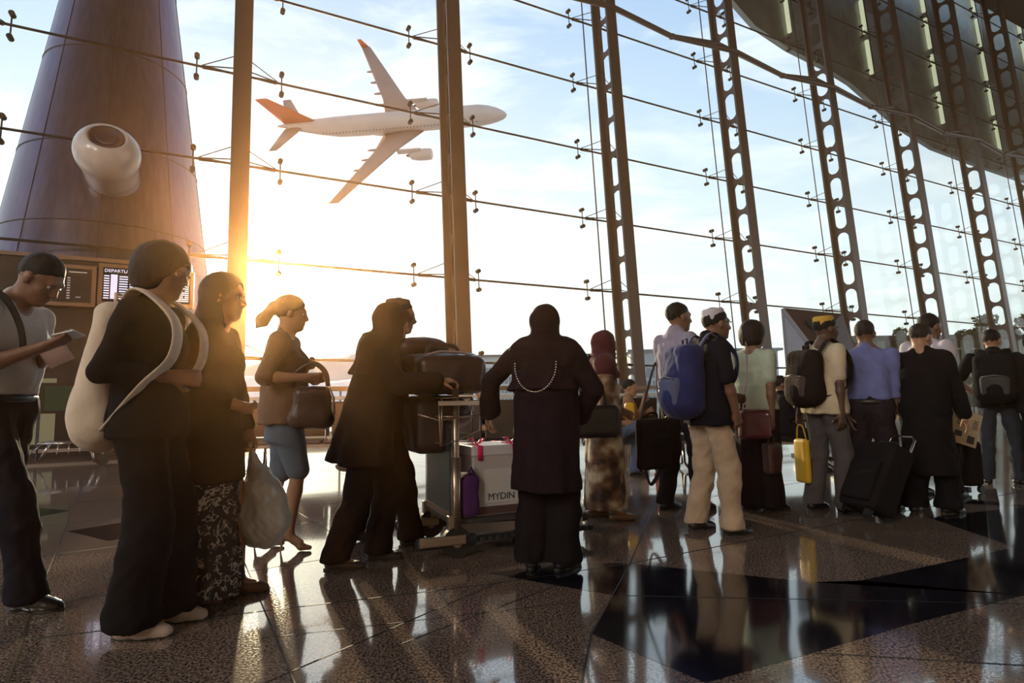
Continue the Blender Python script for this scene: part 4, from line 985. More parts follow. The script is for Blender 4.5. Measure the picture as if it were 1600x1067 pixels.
# ---------------------------------------------------------------- the airliner
def airliner():
    Lf = 63.7
    PW_ = mat('airliner_white', (.52, .40, .35), .4, var=.05, vscale=.3); PG = mat('airliner_wing_grey', (.30, .19, .15), .45, var=.08, vscale=.3); PR = mat('airliner_red', (.62, .12, .05), .45); PD = mat('airliner_dark', (.06, .05, .05), .5)
    r = empty('airliner', (0, 0, 0), 0, 'white twin-engined airliner with red tail fin climbing in the sky', 'airplane')
    # body frame: x forward (nose +), y left, z up. origin mid fuselage
    B = MB(); B.smooth = True; prof = []
    st = [(31.8, .05, -.6), (31.5, .6, -.58), (30.6, 1.25, -.45), (29, 1.9, -.25), (27, 2.4, -.08), (24.5, 2.75, 0), (20, 2.82, 0), (-10, 2.82, 0), (-15, 2.7, .12), (-20, 2.25, .55), (-25, 1.55, 1.15), (-29, .85, 1.7), (-31.5, .35, 2.0), (-31.9, .1, 2.02)]
    n = 28; v = []
    for x, q, zc in st: v += [(x, q*math.cos(2*math.pi*i/n), zc+q*math.sin(2*math.pi*i/n)) for i in range(n)]
    k = len(st); B.add(v, [(j*n+i, j*n+(i+1)%n, (j+1)*n+(i+1)%n, (j+1)*n+i) for j in range(k-1) for i in range(n)]+[tuple(range(n)), tuple((k-1)*n+i for i in range(n))])
    fu = B.build('fuselage', PW_, r)
    B = MB(); B.smooth = True; S = Sdf(.35); S.ell((1.5, 0, -2.1), (9.5, 2.5, 1.35), k=.3); S.mesh('belly_fairing', PW_, r)
    def foil(name, root_le, root_te, tip_le, tip_te, th0, th1, m, par, extra=None):
        B = MB(); B.smooth = True; secs = []
        P_ = [np.array(p, float) for p in (root_le, root_te, tip_le, tip_te)]
        st_ = [(0, P_[0], P_[1], th0)]+([extra] if extra else [])+[(1, P_[2], P_[3], th1)]
        up = np.array([0, 0, 1.]) if abs(P_[2][1]-P_[0][1]) > abs(P_[2][2]-P_[0][2]) else np.array([0, 1., 0])
        ring = [(0, 0), (.08, .5), (.3, 1), (.6, .7), (.85, .25), (1, .02), (.85, -.15), (.6, -.4), (.3, -.6), (.08, -.35)]
        v = []
        for _, le, te, th in st_: v += [le+(te-le)*a+up*th*b for a, b in ring]
        m_ = len(ring); kk = len(st_)
        B.add(v, [(j*m_+i, j*m_+(i+1)%m_, (j+1)*m_+(i+1)%m_, (j+1)*m_+i) for j in range(kk-1) for i in range(m_)]+[tuple(range(m_)), tuple((kk-1)*m_+i for i in range(m_))])
        return B.build(name, m, par)
    for sy in (1, -1):
        w = foil('wing', (9.5, sy*2.0, -1.6), (-2.0, sy*2.0, -1.6), (-9.2, sy*29, 2.4), (-11.8, sy*29, 2.4), 1.1, .18, PG, r, (.33, np.array([2.6, sy*10.0, -.5]), np.array([-3.8, sy*10.0, -.5]), .6))
        foil('winglet', (-9.4, sy*29, 2.4), (-11.8, sy*29, 2.4), (-11.6, sy*30.3, 4.3), (-12.8, sy*30.3, 4.3), .18, .06, PR, w)
        for q, (x, y) in enumerate(((-4.6, 8.5), (-5.5, 12.5), (-6.9, 16.5), (-8.4, 20.5))):
            S = Sdf(.12); zz = -1.6+4.0*(y-2)/27; S.ell((x+.6, sy*y, zz-.45), (2.0, .28, .38), k=.05); S.mesh('flap_fairing', PG, w)
        B = MB(); B.smooth = True; pr = [(0, 3.2), (1.15, 3.3), (1.45, 3.05), (1.58, 1.6), (1.5, -.5), (1.15, -2.3), (.8, -2.9), (.75, -2.0), (.0, -1.9)]
        Re = np.stack([np.array([0, 1., 0]), np.array([0, 0, 1.]), np.array([1., 0, 0])], 1); B.lathe(pr, c=(8.2, sy*9.4, -3.1), n=24, R=Re); en = B.build('engine', PW_, r)
        B = MB(); B.box((5.6, sy*9.4, -1.5), (6.5, .35, 1.5)); B.build('pylon', PW_, en)
        B = MB(); B.smooth = True; B.lathe([(.55, -2.7), (.3, -3.6), (0, -3.9)], c=(8.2, sy*9.4, -3.1), n=16, R=Re); B.build('exhaust', PD, en)
        foil('tailplane', (-24.2, sy*.8, 1.6), (-29.8, sy*.8, 1.6), (-29.8, sy*9.6, 2.5), (-32.2, sy*9.6, 2.5), .5, .12, PG, r)
    foil('tail_fin', (-20.5, 0, 3.0), (-29.6, 0, 2.6), (-30.2, 0, 11.4), (-33.6, 0, 11.4), .3, .1, PR, r)
    for sy in (1, -1):
        B = MB()
        for q in range(46): B.box((24-q*.95, sy*2.80, .55), (.24, .06, .34))
        B.build('cabin_windows', PD, r)
    return r
AIR = airliner()
AIR_OBS = [((31.8,0,-.6),(797,182)), ((-31.9,0,2.0),(433,203)), ((-10.5,29.5,3.2),(583,57)), ((-10.5,-29.5,3.2),(527,305)), ((11.4,-9.4,-3.1),(671,243)), ((5.4,-9.4,-3.1),(628,243)), ((-31.9,0,11.4),(414,162)), ((-31,9.6,2.5),(438,160)), ((-31,-9.6,2.5),(419,238))]
def fit_air():
    def pose(q):
        c, s_ = math.cos, math.sin
        Rm = _rz(q[3]) @ np.array([[c(q[4]),0,s_(q[4])],[0,1,0],[-s_(q[4]),0,c(q[4])]]) @ _rx(q[5])
        return Rm, np.array(q[:3])
    def res(q):
        Rm, t = pose(q); o = []
        for p, (x, y) in AIR_OBS:
            a = proj(Rm@np.array(p)+t); o += [a[0]-x, a[1]-y]
        return np.array(o)
    best = None
    for rx0 in (-1.2, -.6, 0, .6, 1.2):
        for rz0 in (-.6, 0, .6):
            q = np.array([-30., 165, 75, rz0, 0, rx0]); lam = 1.
            r = res(q); f = r@r
            for it in range(60):
                Jm = np.stack([(res(q+np.eye(6)[i]*1e-4)-r)/1e-4 for i in range(6)], 1)
                dq = np.linalg.solve(Jm.T@Jm+lam*np.diag(np.diag(Jm.T@Jm)+1e-6), -Jm.T@r); r2 = res(q+dq)
                if r2@r2 < f: q = q+dq; r = r2; f = r2@r2; lam *= .4
                else: lam *= 3
            if q[1] > 20 and (best is None or f < best[0]): best = (f, q)
    f, q = best; print('airliner fit', math.sqrt(f/18), q.round(3)); Rm, t = pose(q)
    M = np.eye(4); M[:3,:3] = Rm; M[:3,3] = t; return M
AIR.matrix_world = Matrix(fit_air().tolist())
# ---------------------------------------------------------------- placing helpers
def Lc(g, h, s, px, py, y):
    """world point seen at a pixel at world depth y -> pose coordinates of a person at g, heading h, scale s"""
    p = at_y(px, py, y); q = _rz(-h) @ (p-np.array([g[0], g[1], 0])); return q/s
BLK = (.012, .010, .011)
def bag_at(name, label, cat, loc, rz, S_fn, mt, wr=.004, group=None, ws=(12, 12, 12), seed=1):
    r = empty(name, loc, rz, label, cat, group); S = Sdf(.008); S_fn(S); S.mesh('body', mt, r, wrinkle=wr, wscale=ws, seed=seed); return r
def strap(root, pts, w, m, name='strap', flat=.3, up=None, n=8):
    # smooth the polyline (Catmull-Rom) and sweep a flat band along it
    P = [np.array(p, float) for p in pts]; Q = []
    for i in range(len(P)-1):
        p0 = P[max(i-1, 0)]; p1 = P[i]; p2 = P[i+1]; p3 = P[min(i+2, len(P)-1)]
        for k in range(5):
            t = k/5; Q.append(.5*((2*p1)+(-p0+p2)*t+(2*p0-5*p1+4*p2-p3)*t*t+(-p0+3*p1-3*p2+p3)*t**3))
    Q.append(P[-1]); B = MB(); B.smooth = True; B.tube(Q, w/2, n=n, flat=flat, updir=up); return B.build(name, m, root)
def backpack(label, g, h, s, col, W=.30, Hh=.46, D=.17, z0=.95, xo=-.20, m=None, m2=None, yo=0.0, strapcol=None, droop=0.0, lean=0.0, pocket=True, sw_=.060):
    """worn on the back of a person at g, heading h; xo is how far behind"""
    m = m or cloth('pack_%02x%02x%02x' % tuple(int(255*c) for c in col), col); m2 = m2 or m
    R = _rz(h); loc = np.array([g[0], g[1], 0])+R@np.array([xo*s, yo*s, z0*s]); r = empty('backpack', loc, h, label, 'backpack')
    S = Sdf(.008); w, d, t = W/2*s, D/2*s, Hh/2*s; Rp = rotm(0, lean)
    S.rbox((0, 0, t), (d*.85, w, t), .07*s, R=Rp); S.ell((-d*.3, 0, t*.75), (d*.95, w*.95, t*.8), k=.06, R=Rp)
    if droop: S.ell((-d*.3, 0, t*.35), (d*(1+droop), w*.95, t*.45), k=.08)
    S.mesh('body', m, r, wrinkle=.008, wscale=(12, 12, 9), seed=int(col[0]*99)+3)
    if pocket:
        S = Sdf(.008); S.rbox((-d*1.02, 0, t*.62), (.045*s, w*.72, t*.42), .04*s); S.mesh('pocket', m2, r, wrinkle=.004)
        B = MB(); B.smooth = True; B.tube([(-d*1.0-.045*s, -w*.6, t*1.0), (-d*1.0-.05*s, 0, t*1.07), (-d*1.0-.045*s, w*.6, t*1.0)], .005, n=5); B.build('zip', mat('zip_metal', (.3, .28, .25), .35, metal=.8), r)
    sc_ = cloth('strap_%02x' % int(255*(strapcol or col)[0]), strapcol or col)
    for y in (-1, 1):
        q = [(d*.6, y*.07*s, 2*t*.86), (d*.9+.06*s, y*.11*s, (1.475-z0)*s), (d+.14*s, y*.125*s, (1.45-z0)*s), (d+.245*s, y*.135*s, (1.33-z0)*s), (d+.24*s, y*.150*s, (1.18-z0)*s), (d+.14*s, y*.175*s, (1.06-z0)*s), (d*.7, y*.13*s, .06*s)]
        strap(r, q, sw_*s, sc_, flat=.2, up=(0, 1, 0))
    B = MB(); B.smooth = True; B.tube([(d*.2, -.03*s, 2*t-.01), (d*.2, -.03*s, 2*t+.04), (d*.2, .03*s, 2*t+.04), (d*.2, .03*s, 2*t-.01)], .009*s, n=6); B.build('grab_handle', sc_, r)
    return r
# ---------------------------------------------------------------- the queue, left to right
# 1 man with phone at the left edge
g = gnd(-22, 945); h = 0.05; H = 1.80; s = H/1.7; Y = g[1]
jj = J(H, lean=.10, feet=((.26, -.11, 0, .0), (-.22, .12, .0, 0)), hands=(Lc(g, h, s, 66, 542, Y-.14), Lc(g, h, s, 72, 556, Y+.04)), elb=((-.4, -.3, -1), (-.4, .3, -1)), head=(.0, .62), headfwd=.055, palm=((0, .3, .9), (0, -.3, .9)))
person('balding man at the left edge in pale short-sleeved shirt, looking down at a phone', g, h, jj, many(shirt((.50, .47, .45), sleeve=.80, hem=.985, e=.030, tuck=True, wr=.016)), trousers((.012, .012, .018), flare=.030, e=.028), shoes((.015, .012, .012), rough=.18), hair('short'), skin='brown', res=.008, curl=(.5, .4), belly=.4)
p = at_y(107, 524, Y-.10); ph = empty('phone', p, -.25, 'pale smartphone held by the man at the left edge', 'phone')
B = MB(); B.box((0, 0, 0), (.14, .07, .009), rot=rotm(0, -.14, -.35), bev=.003); B.build('case', mat('phone_shell', (.62, .60, .62), .2), ph)
B = MB(); B.box(rotm(0, -.14, -.35)@np.array([0, 0, .0052]), (.125, .06, .001), rot=rotm(0, -.14, -.35)); B.build('screen', mat('phone_screen', (.02, .02, .03), .08, emit=(.5, .6, .8), estr=.4), ph)
p = at_y(88, 555, Y-.02); bp = empty('travel_document', p, 0, 'folded pinkish paper under the phone of the man at the left edge', 'paper')
B = MB(); B.box((0, 0, 0), (.12, .004, .10), rot=rotm(.2, -.45, .4)); B.build('sheet', mat('pink_paper', (.62, .42, .36), .6), bp); B = MB(); B.box((.006, -.006, .004), (.12, .004, .10), rot=rotm(.2, -.35, .5)); B.build('folded_sheet', mat('pink_paper', (.62, .42, .36), .6), bp)
# his shoulder strap
w = empty('shoulder_strap', (g[0], g[1], 0), h, 'dark strap across the shoulder of the man at the left edge', 'strap')
strap(w, [np.array(q)*s for q in ((-.14, -.05, 1.0), (-.16, -.09, 1.25), (-.10, -.12, 1.42), (.0, -.13, 1.485), (.10, -.13, 1.43), (.165, -.12, 1.30), (.175, -.10, 1.15))], .04, cloth('strap_web', (.03, .028, .028)), flat=.2, name='webbing')
# 2 bob-haired person with the cream backpack
g = gnd(220, 985); h = .10; H = 1.71; s = H/1.7; Y = g[1]
jj = J(H, lean=.0, feet=((.0, -.08, 0, .0), (.07, .10, .0, 0.05)), hands=(Lc(g, h, s, 268, 588, Y-.10), Lc(g, h, s, 275, 596, Y+.10)), elb=((-.45, -.35, -1), (-.45, .35, -1)), head=(-.15, .22), headfwd=.0)
person('person with bobbed dark hair in black, carrying a cream backpack', g, h, jj, shirt(BLK, sleeve=1.62, hem=.84, e=.040, wr=.014, loose=.0), trousers((.010, .009, .010), flare=.055, e=.045, top=0), shoes((.46, .34, .27), rough=.7, low=.03), hair('bob'), skin='brown', res=.008, curl=(.9, .9), hips=1.05)
CREAM = cloth('cream_canvas', (.66, .55, .43)); 
backpack('large cream canvas backpack worn by the bob-haired person', g, h, s, (.66, .55, .43), W=.30, Hh=.62, D=.16, z0=.82, xo=-.17, m=CREAM, strapcol=(.67, .56, .44), droop=.45, pocket=False, lean=.10, sw_=.10)
# 3 long-haired woman with patterned skirt and plastic bag
def leafprint():
    m = bpy.data.materials.new('leaf_print_fabric'); m.use_nodes = True; nt = m.node_tree; b = nt.nodes['Principled BSDF']; L = nt.links; N = nt.nodes; b.inputs['Roughness'].default_value = .8
    tc = N.new('ShaderNodeTexCoord'); nz = N.new('ShaderNodeTexNoise'); nz.inputs['Scale'].default_value = 9; L.new(tc.outputs['Object'], nz.inputs['Vector'])
    mixv = N.new('ShaderNodeVectorMath'); mixv.operation = 'MULTIPLY_ADD'; L.new(nz.outputs['Color'], mixv.inputs[0]); mixv.inputs[1].default_value = (.12, .12, .12); L.new(tc.outputs['Object'], mixv.inputs[2])
    v = N.new('ShaderNodeTexVoronoi'); v.inputs['Scale'].default_value = 40; v.feature = 'DISTANCE_TO_EDGE'; L.new(mixv.outputs[0], v.inputs['Vector'])
    n2 = N.new('ShaderNodeTexNoise'); n2.inputs['Scale'].default_value = 22; n2.inputs['Detail'].default_value = 2; L.new(tc.outputs['Object'], n2.inputs['Vector'])
    a = N.new('ShaderNodeMath'); a.operation = 'LESS_THAN'; a.inputs[1].default_value = .085; L.new(v.outputs['Distance'], a.inputs[0])
    c = N.new('ShaderNodeMath'); c.operation = 'GREATER_THAN'; c.inputs[1].default_value = .52; L.new(n2.outputs[0], c.inputs[0])
    e = N.new('ShaderNodeMath'); e.operation = 'MULTIPLY'; L.new(a.outputs[0], e.inputs[0]); L.new(c.outputs[0], e.inputs[1])
    x = N.new('ShaderNodeMix'); x.data_type = 'RGBA'; x.inputs[6].default_value = (.025, .018, .016, 1); x.inputs[7].default_value = (.42, .35, .29, 1); L.new(e.outputs[0], x.inputs[0]); L.new(x.outputs[2], b.inputs['Base Color']); return m
g = gnd(322, 935); h = .06; H = 1.66; s = H/1.7; Y = g[1]
jj = J(H, lean=.02, sw=.17, feet=((-.05, -.08, 0, .0), (.12, .09, .0, 0.05)), hands=(Lc(g, h, s, 358, 628, Y-.14), Lc(g, h, s, 389, 682, Y+.16)), elb=((-1, -.2, -.8), (-.5, .5, 0)), head=(.0, .10), palm=((0, .5, .5), None))
person('long-haired woman in dark tunic over a leaf-patterned flared skirt', g, h, jj, dress((.022, .013, .010), z0=1.2, z1=.60, r0=(.125, .17), r1=(.165, .20), folds=5, amp=.03, sleeve=1.9, e=.028), skirt((.1,.1,.1), z0=.78, z1=.04, r0=(.155, .185), r1=(.23, .22), mid=(.45, (.165, .178)), folds=9, amp=.10, mt=leafprint(), x1=-.06), shoes((.16, .07, .04), rough=.5, low=.03), hair('long'), skin='tan', res=.008, curl=(.8, .9), bust=.9, torso=.93)
hp = jj['wr'][1]+jj['hd'][1][0]*.09; wp = np.array([g[0], g[1], 0])+_rz(h)@(hp*s)
PLAS = bpy.data.materials.new('thin_white_plastic'); PLAS.use_nodes = True; _b = PLAS.node_tree.nodes['Principled BSDF']; _b.inputs['Base Color'].default_value = (.62, .56, .50, 1); _b.inputs['Roughness'].default_value = .28; _b.inputs['Transmission Weight'].default_value = .0; _b.inputs['Subsurface Weight'].default_value = .35; _b.inputs['Subsurface Radius'].default_value = (.1, .08, .06); _b.inputs['Subsurface Scale'].default_value = .12
r = empty('plastic_carrier_bag', wp, 0, 'full white plastic carrier bag hanging from the long-haired woman\'s hand', 'bag')
zb = at_y(410, 850, wp[1])[2]-wp[2]; xc = at_y(412, 790, wp[1])[0]-wp[0]; S = Sdf(.007)
S.ell((xc, 0, zb*.68), (.135, .11, -zb*.34), k=.06); S.ell((xc*.9+.005, 0, zb*.80), (.125, .11, -zb*.20), k=.06); S.cone((xc*.15, 0, -.05), (xc*.8, 0, zb*.42), .018, .085, k=.07)
S.mesh('bag_body', PLAS, r, wrinkle=.012, wscale=(26, 26, 7), seed=4)
B = MB(); B.smooth = True; B.tube([(.0, -.02, .015), (.012, -.03, -.03), (xc*.2, -.012, -.09)], .011, n=8, flat=.4); B.build('handle_loop', PLAS, r); B = MB(); B.smooth = True; B.tube([(.0, .02, .015), (-.012, .03, -.03), (xc*.2, .012, -.09)], .011, n=8, flat=.4); B.build('handle_loop', PLAS, r)
# 4 ponytailed woman in shorts and heels
g = gnd(440, 858); h = .12; H = 1.66; s = H/1.7; Y = g[1]
jj = J(H, lean=.0, sw=.165, hip=.97, feet=((.06, -.07, .055, .0, .45), (-.16, .10, .055, .0, .45)), hands=(Lc(g, h, s, 478, 590, Y-.2), Lc(g, h, s, 474, 575, Y+.06)), elb=((-1, -.5, -.9), (-.8, .3, -.8)), head=(.1, .12), palm=((0, .8, .3), (0, -.8, .3)))
person('ponytailed woman in short denim skirt and high heels, arms folded in front', g, h, jj, shirt((.20, .12, .075), sleeve=1.0, hem=.86, e=.040, wr=.016, loose=.035, collar=False), skirt((.12, .15, .19), name='denim_skirt', z0=1.02, z1=.74, r0=(.115, .15), r1=(.135, .170), folds=3, amp=.01), heels((.24, .12, .07)), hair('ponytail', (.05, .028, .018)), skin='tan', res=.009, curl=(.9, .9), bust=.9, torso=.9, hips=.98)
p = at_y(487, 668, Y-.16); hbM = mat('brown_bag_leather', (.085, .040, .024), .35, bump=.2, bscale=60)
r = empty('handbag', p, .15, 'large brown leather handbag on the ponytailed woman\'s arm', 'handbag'); S = Sdf(.008); S.rbox((0, 0, .14), (.125, .055, .13), .05); S.cone((-.10, 0, .06), (.08, 0, .05), .055, k=.06); S.mesh('body', hbM, r, wrinkle=.006, seed=3)
strap(r, [(-.13, -.03, .27), (-.10, -.04, .36), (0, -.04, .42), (.08, -.03, .36), (.10, -.03, .27)], .022, hbM, 'handle'); strap(r, [(-.13, .03, .27), (-.09, .04, .38), (0, .04, .43), (.08, .03, .37), (.10, .03, .27)], .022, hbM, 'handle')
B = MB(); B.smooth = True; B.tube([(.115, -.05, .26), (.145, -.06, .19), (.15, -.06, .08)], .008, n=6, flat=.5); B.build('tassel', mat('tassel_metal', (.55, .42, .3), .3, metal=.8), r)
# 5 hijab-wearing trolley pusher, and the one behind
g = gnd(572, 882); h = .10; H = 1.60; s = H/1.7; Y = g[1]
jj = J(H, lean=.16, feet=((-.17, -.09, .0, .0), (.06, .10, 0, .05)), hands=(Lc(g, h, s, 684, 596, Y-.06), Lc(g, h, s, 676, 600, Y+.30)), elb=((-.2, -.5, -1), (-.2, .5, -1)), head=(-.1, .18), palm=((0, .2, -1), (0, -.2, -1)), headfwd=.02)
person('person in long dark robe and headscarf bending to push the luggage trolley', g, h, jj, dress((.022, .012, .010), name='robe', z0=1.25, z1=.64, r0=(.13, .18), r1=(.215, .24), folds=8, amp=.05, sleeve=1.9, e=.045, x1=-.05, cuff=.03), trousers((.016, .010, .009), flare=.040, e=.035, top=0), shoes((.03, .018, .014), rough=.4, low=.035), hijab((.026, .013, .010), face_open=True, drape=1.20, wide=.15, peak=1), skin='tan', res=.009, curl=(.7, .7), noeyes=True)
g5, h5, s5 = g, h, s
r = empty('woven_bag', at_y(540, 728, g[1]+.05), 0, 'pale woven bag edge hanging below the robe of the trolley pusher', 'bag'); S = Sdf(.007); S.ell((0, 0, 0), (.065, .03, .035), k=.02); S.cut((0, 0, .012), (0, 0, 1)); S.mesh('body', mat('woven_pale', (.45, .34, .25), .8, bump=.5, bscale=150), r)
g = gnd(598, 850); h = .05; H = 1.71; s = H/1.7; Y = g[1]
jj = J(H, lean=.12, feet=((.20, -.09, .0, .0), (-.22, .10, .03, 0, .3)), hands=((.25, -.2, 1.05), (.25, .22, 1.05)), elb=((-1, -.3, -.6), (-1, .3, -.6)), head=(0, .1))
person('person mostly hidden behind the robed trolley pusher, round cap showing above', g, h, jj, shirt((.03, .015, .012), sleeve=1.9, hem=.78, e=.035, loose=.03), trousers((.016, .010, .009), flare=.035, e=.03, top=0), shoes((.02, .014, .012), low=.03), many(hair('short'), cap((.09, .045, .03))), skin='brown', res=.011, noeyes=True)
# 6 hijab-wearing woman seen from behind, one hand on the trolley
g = gnd(855, 888); h = 1.25; H = 1.545; s = H/1.7; Y = g[1]
jj = J(H, lean=.04, sw=.19, feet=((.02, -.10, .0, -.5), (.0, .10, 0, .15)), hands=(Lc(g, h, s, 902, 650, Y+.12), Lc(g, h, s, 766, 645, Y+.30)), elb=((-.2, -1, -.3), (-.1, 1, .0)), head=(.1, .05), hdir=((-.2, .6, -.9), None))
W6root, A6 = person('woman in long black robe and headscarf seen from behind, beaded trim on her back', g, h, jj, dress((.016, .009, .013), name='robe', z0=1.25, z1=.50, r0=(.15, .21), r1=(.20, .235), folds=8, amp=.05, sleeve=1.9, e=.048, cuff=.035), trousers((.012, .009, .011), name='wide_trousers', flare=.06, e=.05, top=0), shoes((.012, .010, .010), low=.035), hijab((.020, .010, .012), face_open=False, drape=1.14, wide=.16, flow=.02), skin='tan', res=.009, face=False, curl=(.5, .6))
B = MB(); B.smooth = True
for k in range(34):
    t = k/33; a = math.pi*(t*1.05-.02); yy = .135*math.cos(a); zz = 1.30-.17*math.sin(a); B.sph(A6['P']((-.20-.02*math.sin(a), yy+.0, zz)), .0055, n=6, m=4)
bd = B.build('beaded_trim', mat('beads_silver', (.7, .6, .5), .25, metal=.8), W6root); bd['kind'] = 'stuff'
# 7 woman in maroon headscarf with patterned tunic and black bag
def blotch():
    m = bpy.data.materials.new('blotch_print_fabric'); m.use_nodes = True; nt = m.node_tree; b = nt.nodes['Principled BSDF']; L = nt.links; N = nt.nodes; b.inputs['Roughness'].default_value = .8
    tc = N.new('ShaderNodeTexCoord'); nz = N.new('ShaderNodeTexNoise'); nz.inputs['Scale'].default_value = 5.5; nz.inputs['Detail'].default_value = 2; L.new(tc.outputs['Object'], nz.inputs['Vector'])
    r = N.new('ShaderNodeValToRGB'); L.new(nz.outputs[0], r.inputs[0]); e = r.color_ramp.elements; e[0].position = .40; e[0].color = (.05, .025, .018, 1); e[1].position = .62; e[1].color = (.62, .50, .33, 1); x = e.new(.5); x.color = (.22, .11, .06, 1)
    L.new(r.outputs[0], b.inputs['Base Color']); return m
g = gnd(947, 810); h = .08; H = 1.53; s = H/1.7; Y = g[1]
jj = J(H, lean=.0, sw=.16, feet=((.08, -.08, .0, .0), (-.10, .10, 0, .0)), hands=(Lc(g, h, s, 952, 668, Y-.16), Lc(g, h, s, 968, 640, Y+.14)), elb=((-1, -.2, -.5), (-1, .3, -.5)), head=(.05, .08))
person('woman in maroon headscarf and blotchy cream and brown outfit, bag on her arm', g, h, jj, dress((.3,.2,.1), name='printed_tunic', z0=1.2, z1=.50, r0=(.14, .18), r1=(.17, .20), folds=6, amp=.05, sleeve=1.85, e=.035, mt=blotch()), skirt((.3,.2,.1), name='printed_skirt', z0=.9, z1=.09, r0=(.15, .18), r1=(.19, .20), folds=8, amp=.07, mt=MATS.get('x') or bpy.data.materials['blotch_print_fabric']), shoes((.20, .10, .05), low=.03), hijab((.085, .018, .022), drape=1.27, wide=.10, name='maroon_headscarf'), skin='tan', res=.010, curl=(.6, .6))
p = at_y(932, 684, Y-.22); KB = mat('black_bag_leather', (.012, .010, .012), .35)
r = empty('handbag', p, .1, 'big black handbag on the arm of the maroon-scarfed woman', 'handbag'); S = Sdf(.009); S.rbox((0, 0, .13), (.19, .06, .13), .05); S.mesh('body', KB, r, wrinkle=.006, seed=6)
strap(r, [(-.10, 0, .25), (-.12, -.01, .40), (-.09, .02, .55), (-.02, .06, .66)], .03, KB); strap(r, [(.08, 0, .25), (.06, -.01, .36), (.0, -.01, .40), (-.08, 0, .34), (-.10, 0, .25)], .022, KB, 'handle'); B = MB(); B.box((-.13, -.062, .235), (.05, .006, .02)); B.build('clasp', mat('tassel_metal', (.55, .42, .3), .3, metal=.8), r)
# 10 man in lilac-grey shirt with laptop bag
g = gnd(1066, 797); h = .50; H = 1.82; s = H/1.7; Y = g[1]
jj = J(H, lean=.02, feet=((.10, -.09, .0, -.1), (-.08, .10, 0, .05)), hands=(Lc(g, h, s, 1048, 652, Y-.2), (.12, .25, .82)), elb=((-.8, -.8, 0), (-1, .6, 0)), head=(-.25, .02))
person('tall man in lilac-grey long-sleeved shirt with a black laptop bag', g, h, jj, shirt((.30, .26, .33), sleeve=1.9, hem=.985, e=.032, tuck=True, wr=.018), trousers((.014, .012, .015), flare=.022, e=.026), shoes((.012, .010, .010)), hair('short'), skin='brown', res=.010, belly=.4)
p = at_y(1022, 735, Y-.25); r = empty('laptop_bag', p, .6, 'black laptop bag hanging at the hip of the lilac-shirted man', 'bag'); S = Sdf(.009); S.rbox((0, 0, .22), (.17, .055, .21), .04); S.rbox((0, -.06, .17), (.14, .03, .13), .03); S.mesh('body', cloth('nylon_black', (.014, .012, .014)), r, wrinkle=.004, seed=2)
strap(r, [(-.15, 0, .40), (-.02, .03, .66), (.12, .05, .90), (.16, .08, .66), (.16, .0, .40)], .035, cloth('strap_grey', (.10, .09, .085))); strap(r, [(-.12, -.02, .02), (-.10, -.05, -.10), (.0, -.05, -.02), (.06, -.02, .02)], .03, cloth('strap_web', (.03, .028, .028)), 'loose_strap'); strap(r, [(-.06, 0, .42), (-.05, 0, .47), (.05, 0, .47), (.06, 0, .42)], .02, cloth('nylon_black', (.014, .012, .014)), 'handle')
# 11 man in skullcap with blue backpack and beige trousers
g = gnd(1112, 832); h = .28; H = 1.66; s = H/1.7; Y = g[1]
jj = J(H, lean=.09, feet=((.10, -.11, .0, -.05), (-.04, .13, 0, .05)), hands=(Lc(g, h, s, 1150, 645, Y-.16), (.30, .14, 1.02)), elb=((-.5, -.8, -.6), (-1, .5, -.4)), head=(-.12, .0), headfwd=.03)
person('man in white skullcap, glasses, black shirt and beige trousers, blue backpack on', g, h, jj, shirt((.010, .010, .016), sleeve=.92, hem=.80, e=.034, wr=.014, loose=.02), trousers((.50, .36, .24), flare=.024, e=.042, top=0, wr=.016), shoes((.02, .015, .013), low=.02), many(hair('short'), cap((.62, .55, .60))), skin='brown', res=.009, curl=(.8, .8),
       extras=lambda A: [ (lambda B: (B.tube([A['P'](A['j']['headc'])+A['j']['RH']@np.array(q) for q in ((.105, .0, .02), (.104, -.03, .024), (.09, -.062, .022), (.0, -.085, .02))], .0025, n=5), B.build('glasses', mat('glasses_frame', (.02, .02, .02), .3), A['root'])))(MB()) ])
backpack('navy blue hiking backpack worn by the man in white skullcap', g, h, s, (.022, .028, .11), W=.36, Hh=.52, D=.22, z0=.88, xo=-.185, m2=cloth('pack_grey_blue', (.10, .11, .20)), strapcol=(.03, .035, .10), droop=.15)
# 12 woman in pale green t-shirt
g = gnd(1188, 797); h = .62; H = 1.63; s = H/1.7; Y = g[1]
jj = J(H, lean=.0, sw=.17, feet=((.08, -.08, .0, -.5), (-.02, .10, 0, -.1)), hands=(Lc(g, h, s, 1207, 690, Y-.20), (.12, .24, .84)), elb=((-1, -.5, 0), (-1, .5, 0)), head=(-.1, .0))
person('woman in pale green t-shirt and long black skirt, burgundy bag at her hip', g, h, jj, shirt((.42, .47, .36), sleeve=.72, hem=.90, e=.030, wr=.012, loose=.015, collar=False), skirt((.018, .012, .014), z0=.98, z1=.05, r0=(.14, .18), r1=(.19, .21), folds=8, amp=.06), shoes((.02, .014, .012), low=.03), hair('bob', (.016, .010, .009)), skin='brown', res=.010, curl=(.5, .5), noeyes=True, bust=.6)
p = at_y(1180, 686, Y-.27); BU = mat('burgundy_leather', (.14, .020, .028), .38); r = empty('shoulder_bag', p, .35, 'burgundy shoulder bag on the hip of the green-shirted woman', 'handbag'); S = Sdf(.008); S.rbox((0, 0, .12), (.145, .05, .12), .035); S.mesh('body', BU, r, wrinkle=.003)
strap(r, [(-.12, .0, .22), (-.06, .0, .48), (.0, .05, .70), (.06, .12, .82)], .018, mat('chain_strap', (.55, .35, .33), .3, metal=.5)); B = MB(); B.smooth = True; B.sph((.09, -.05, .20), .014); B.build('clasp', mat('clasp_metal', (.7, .5, .45), .2, metal=.8), r)
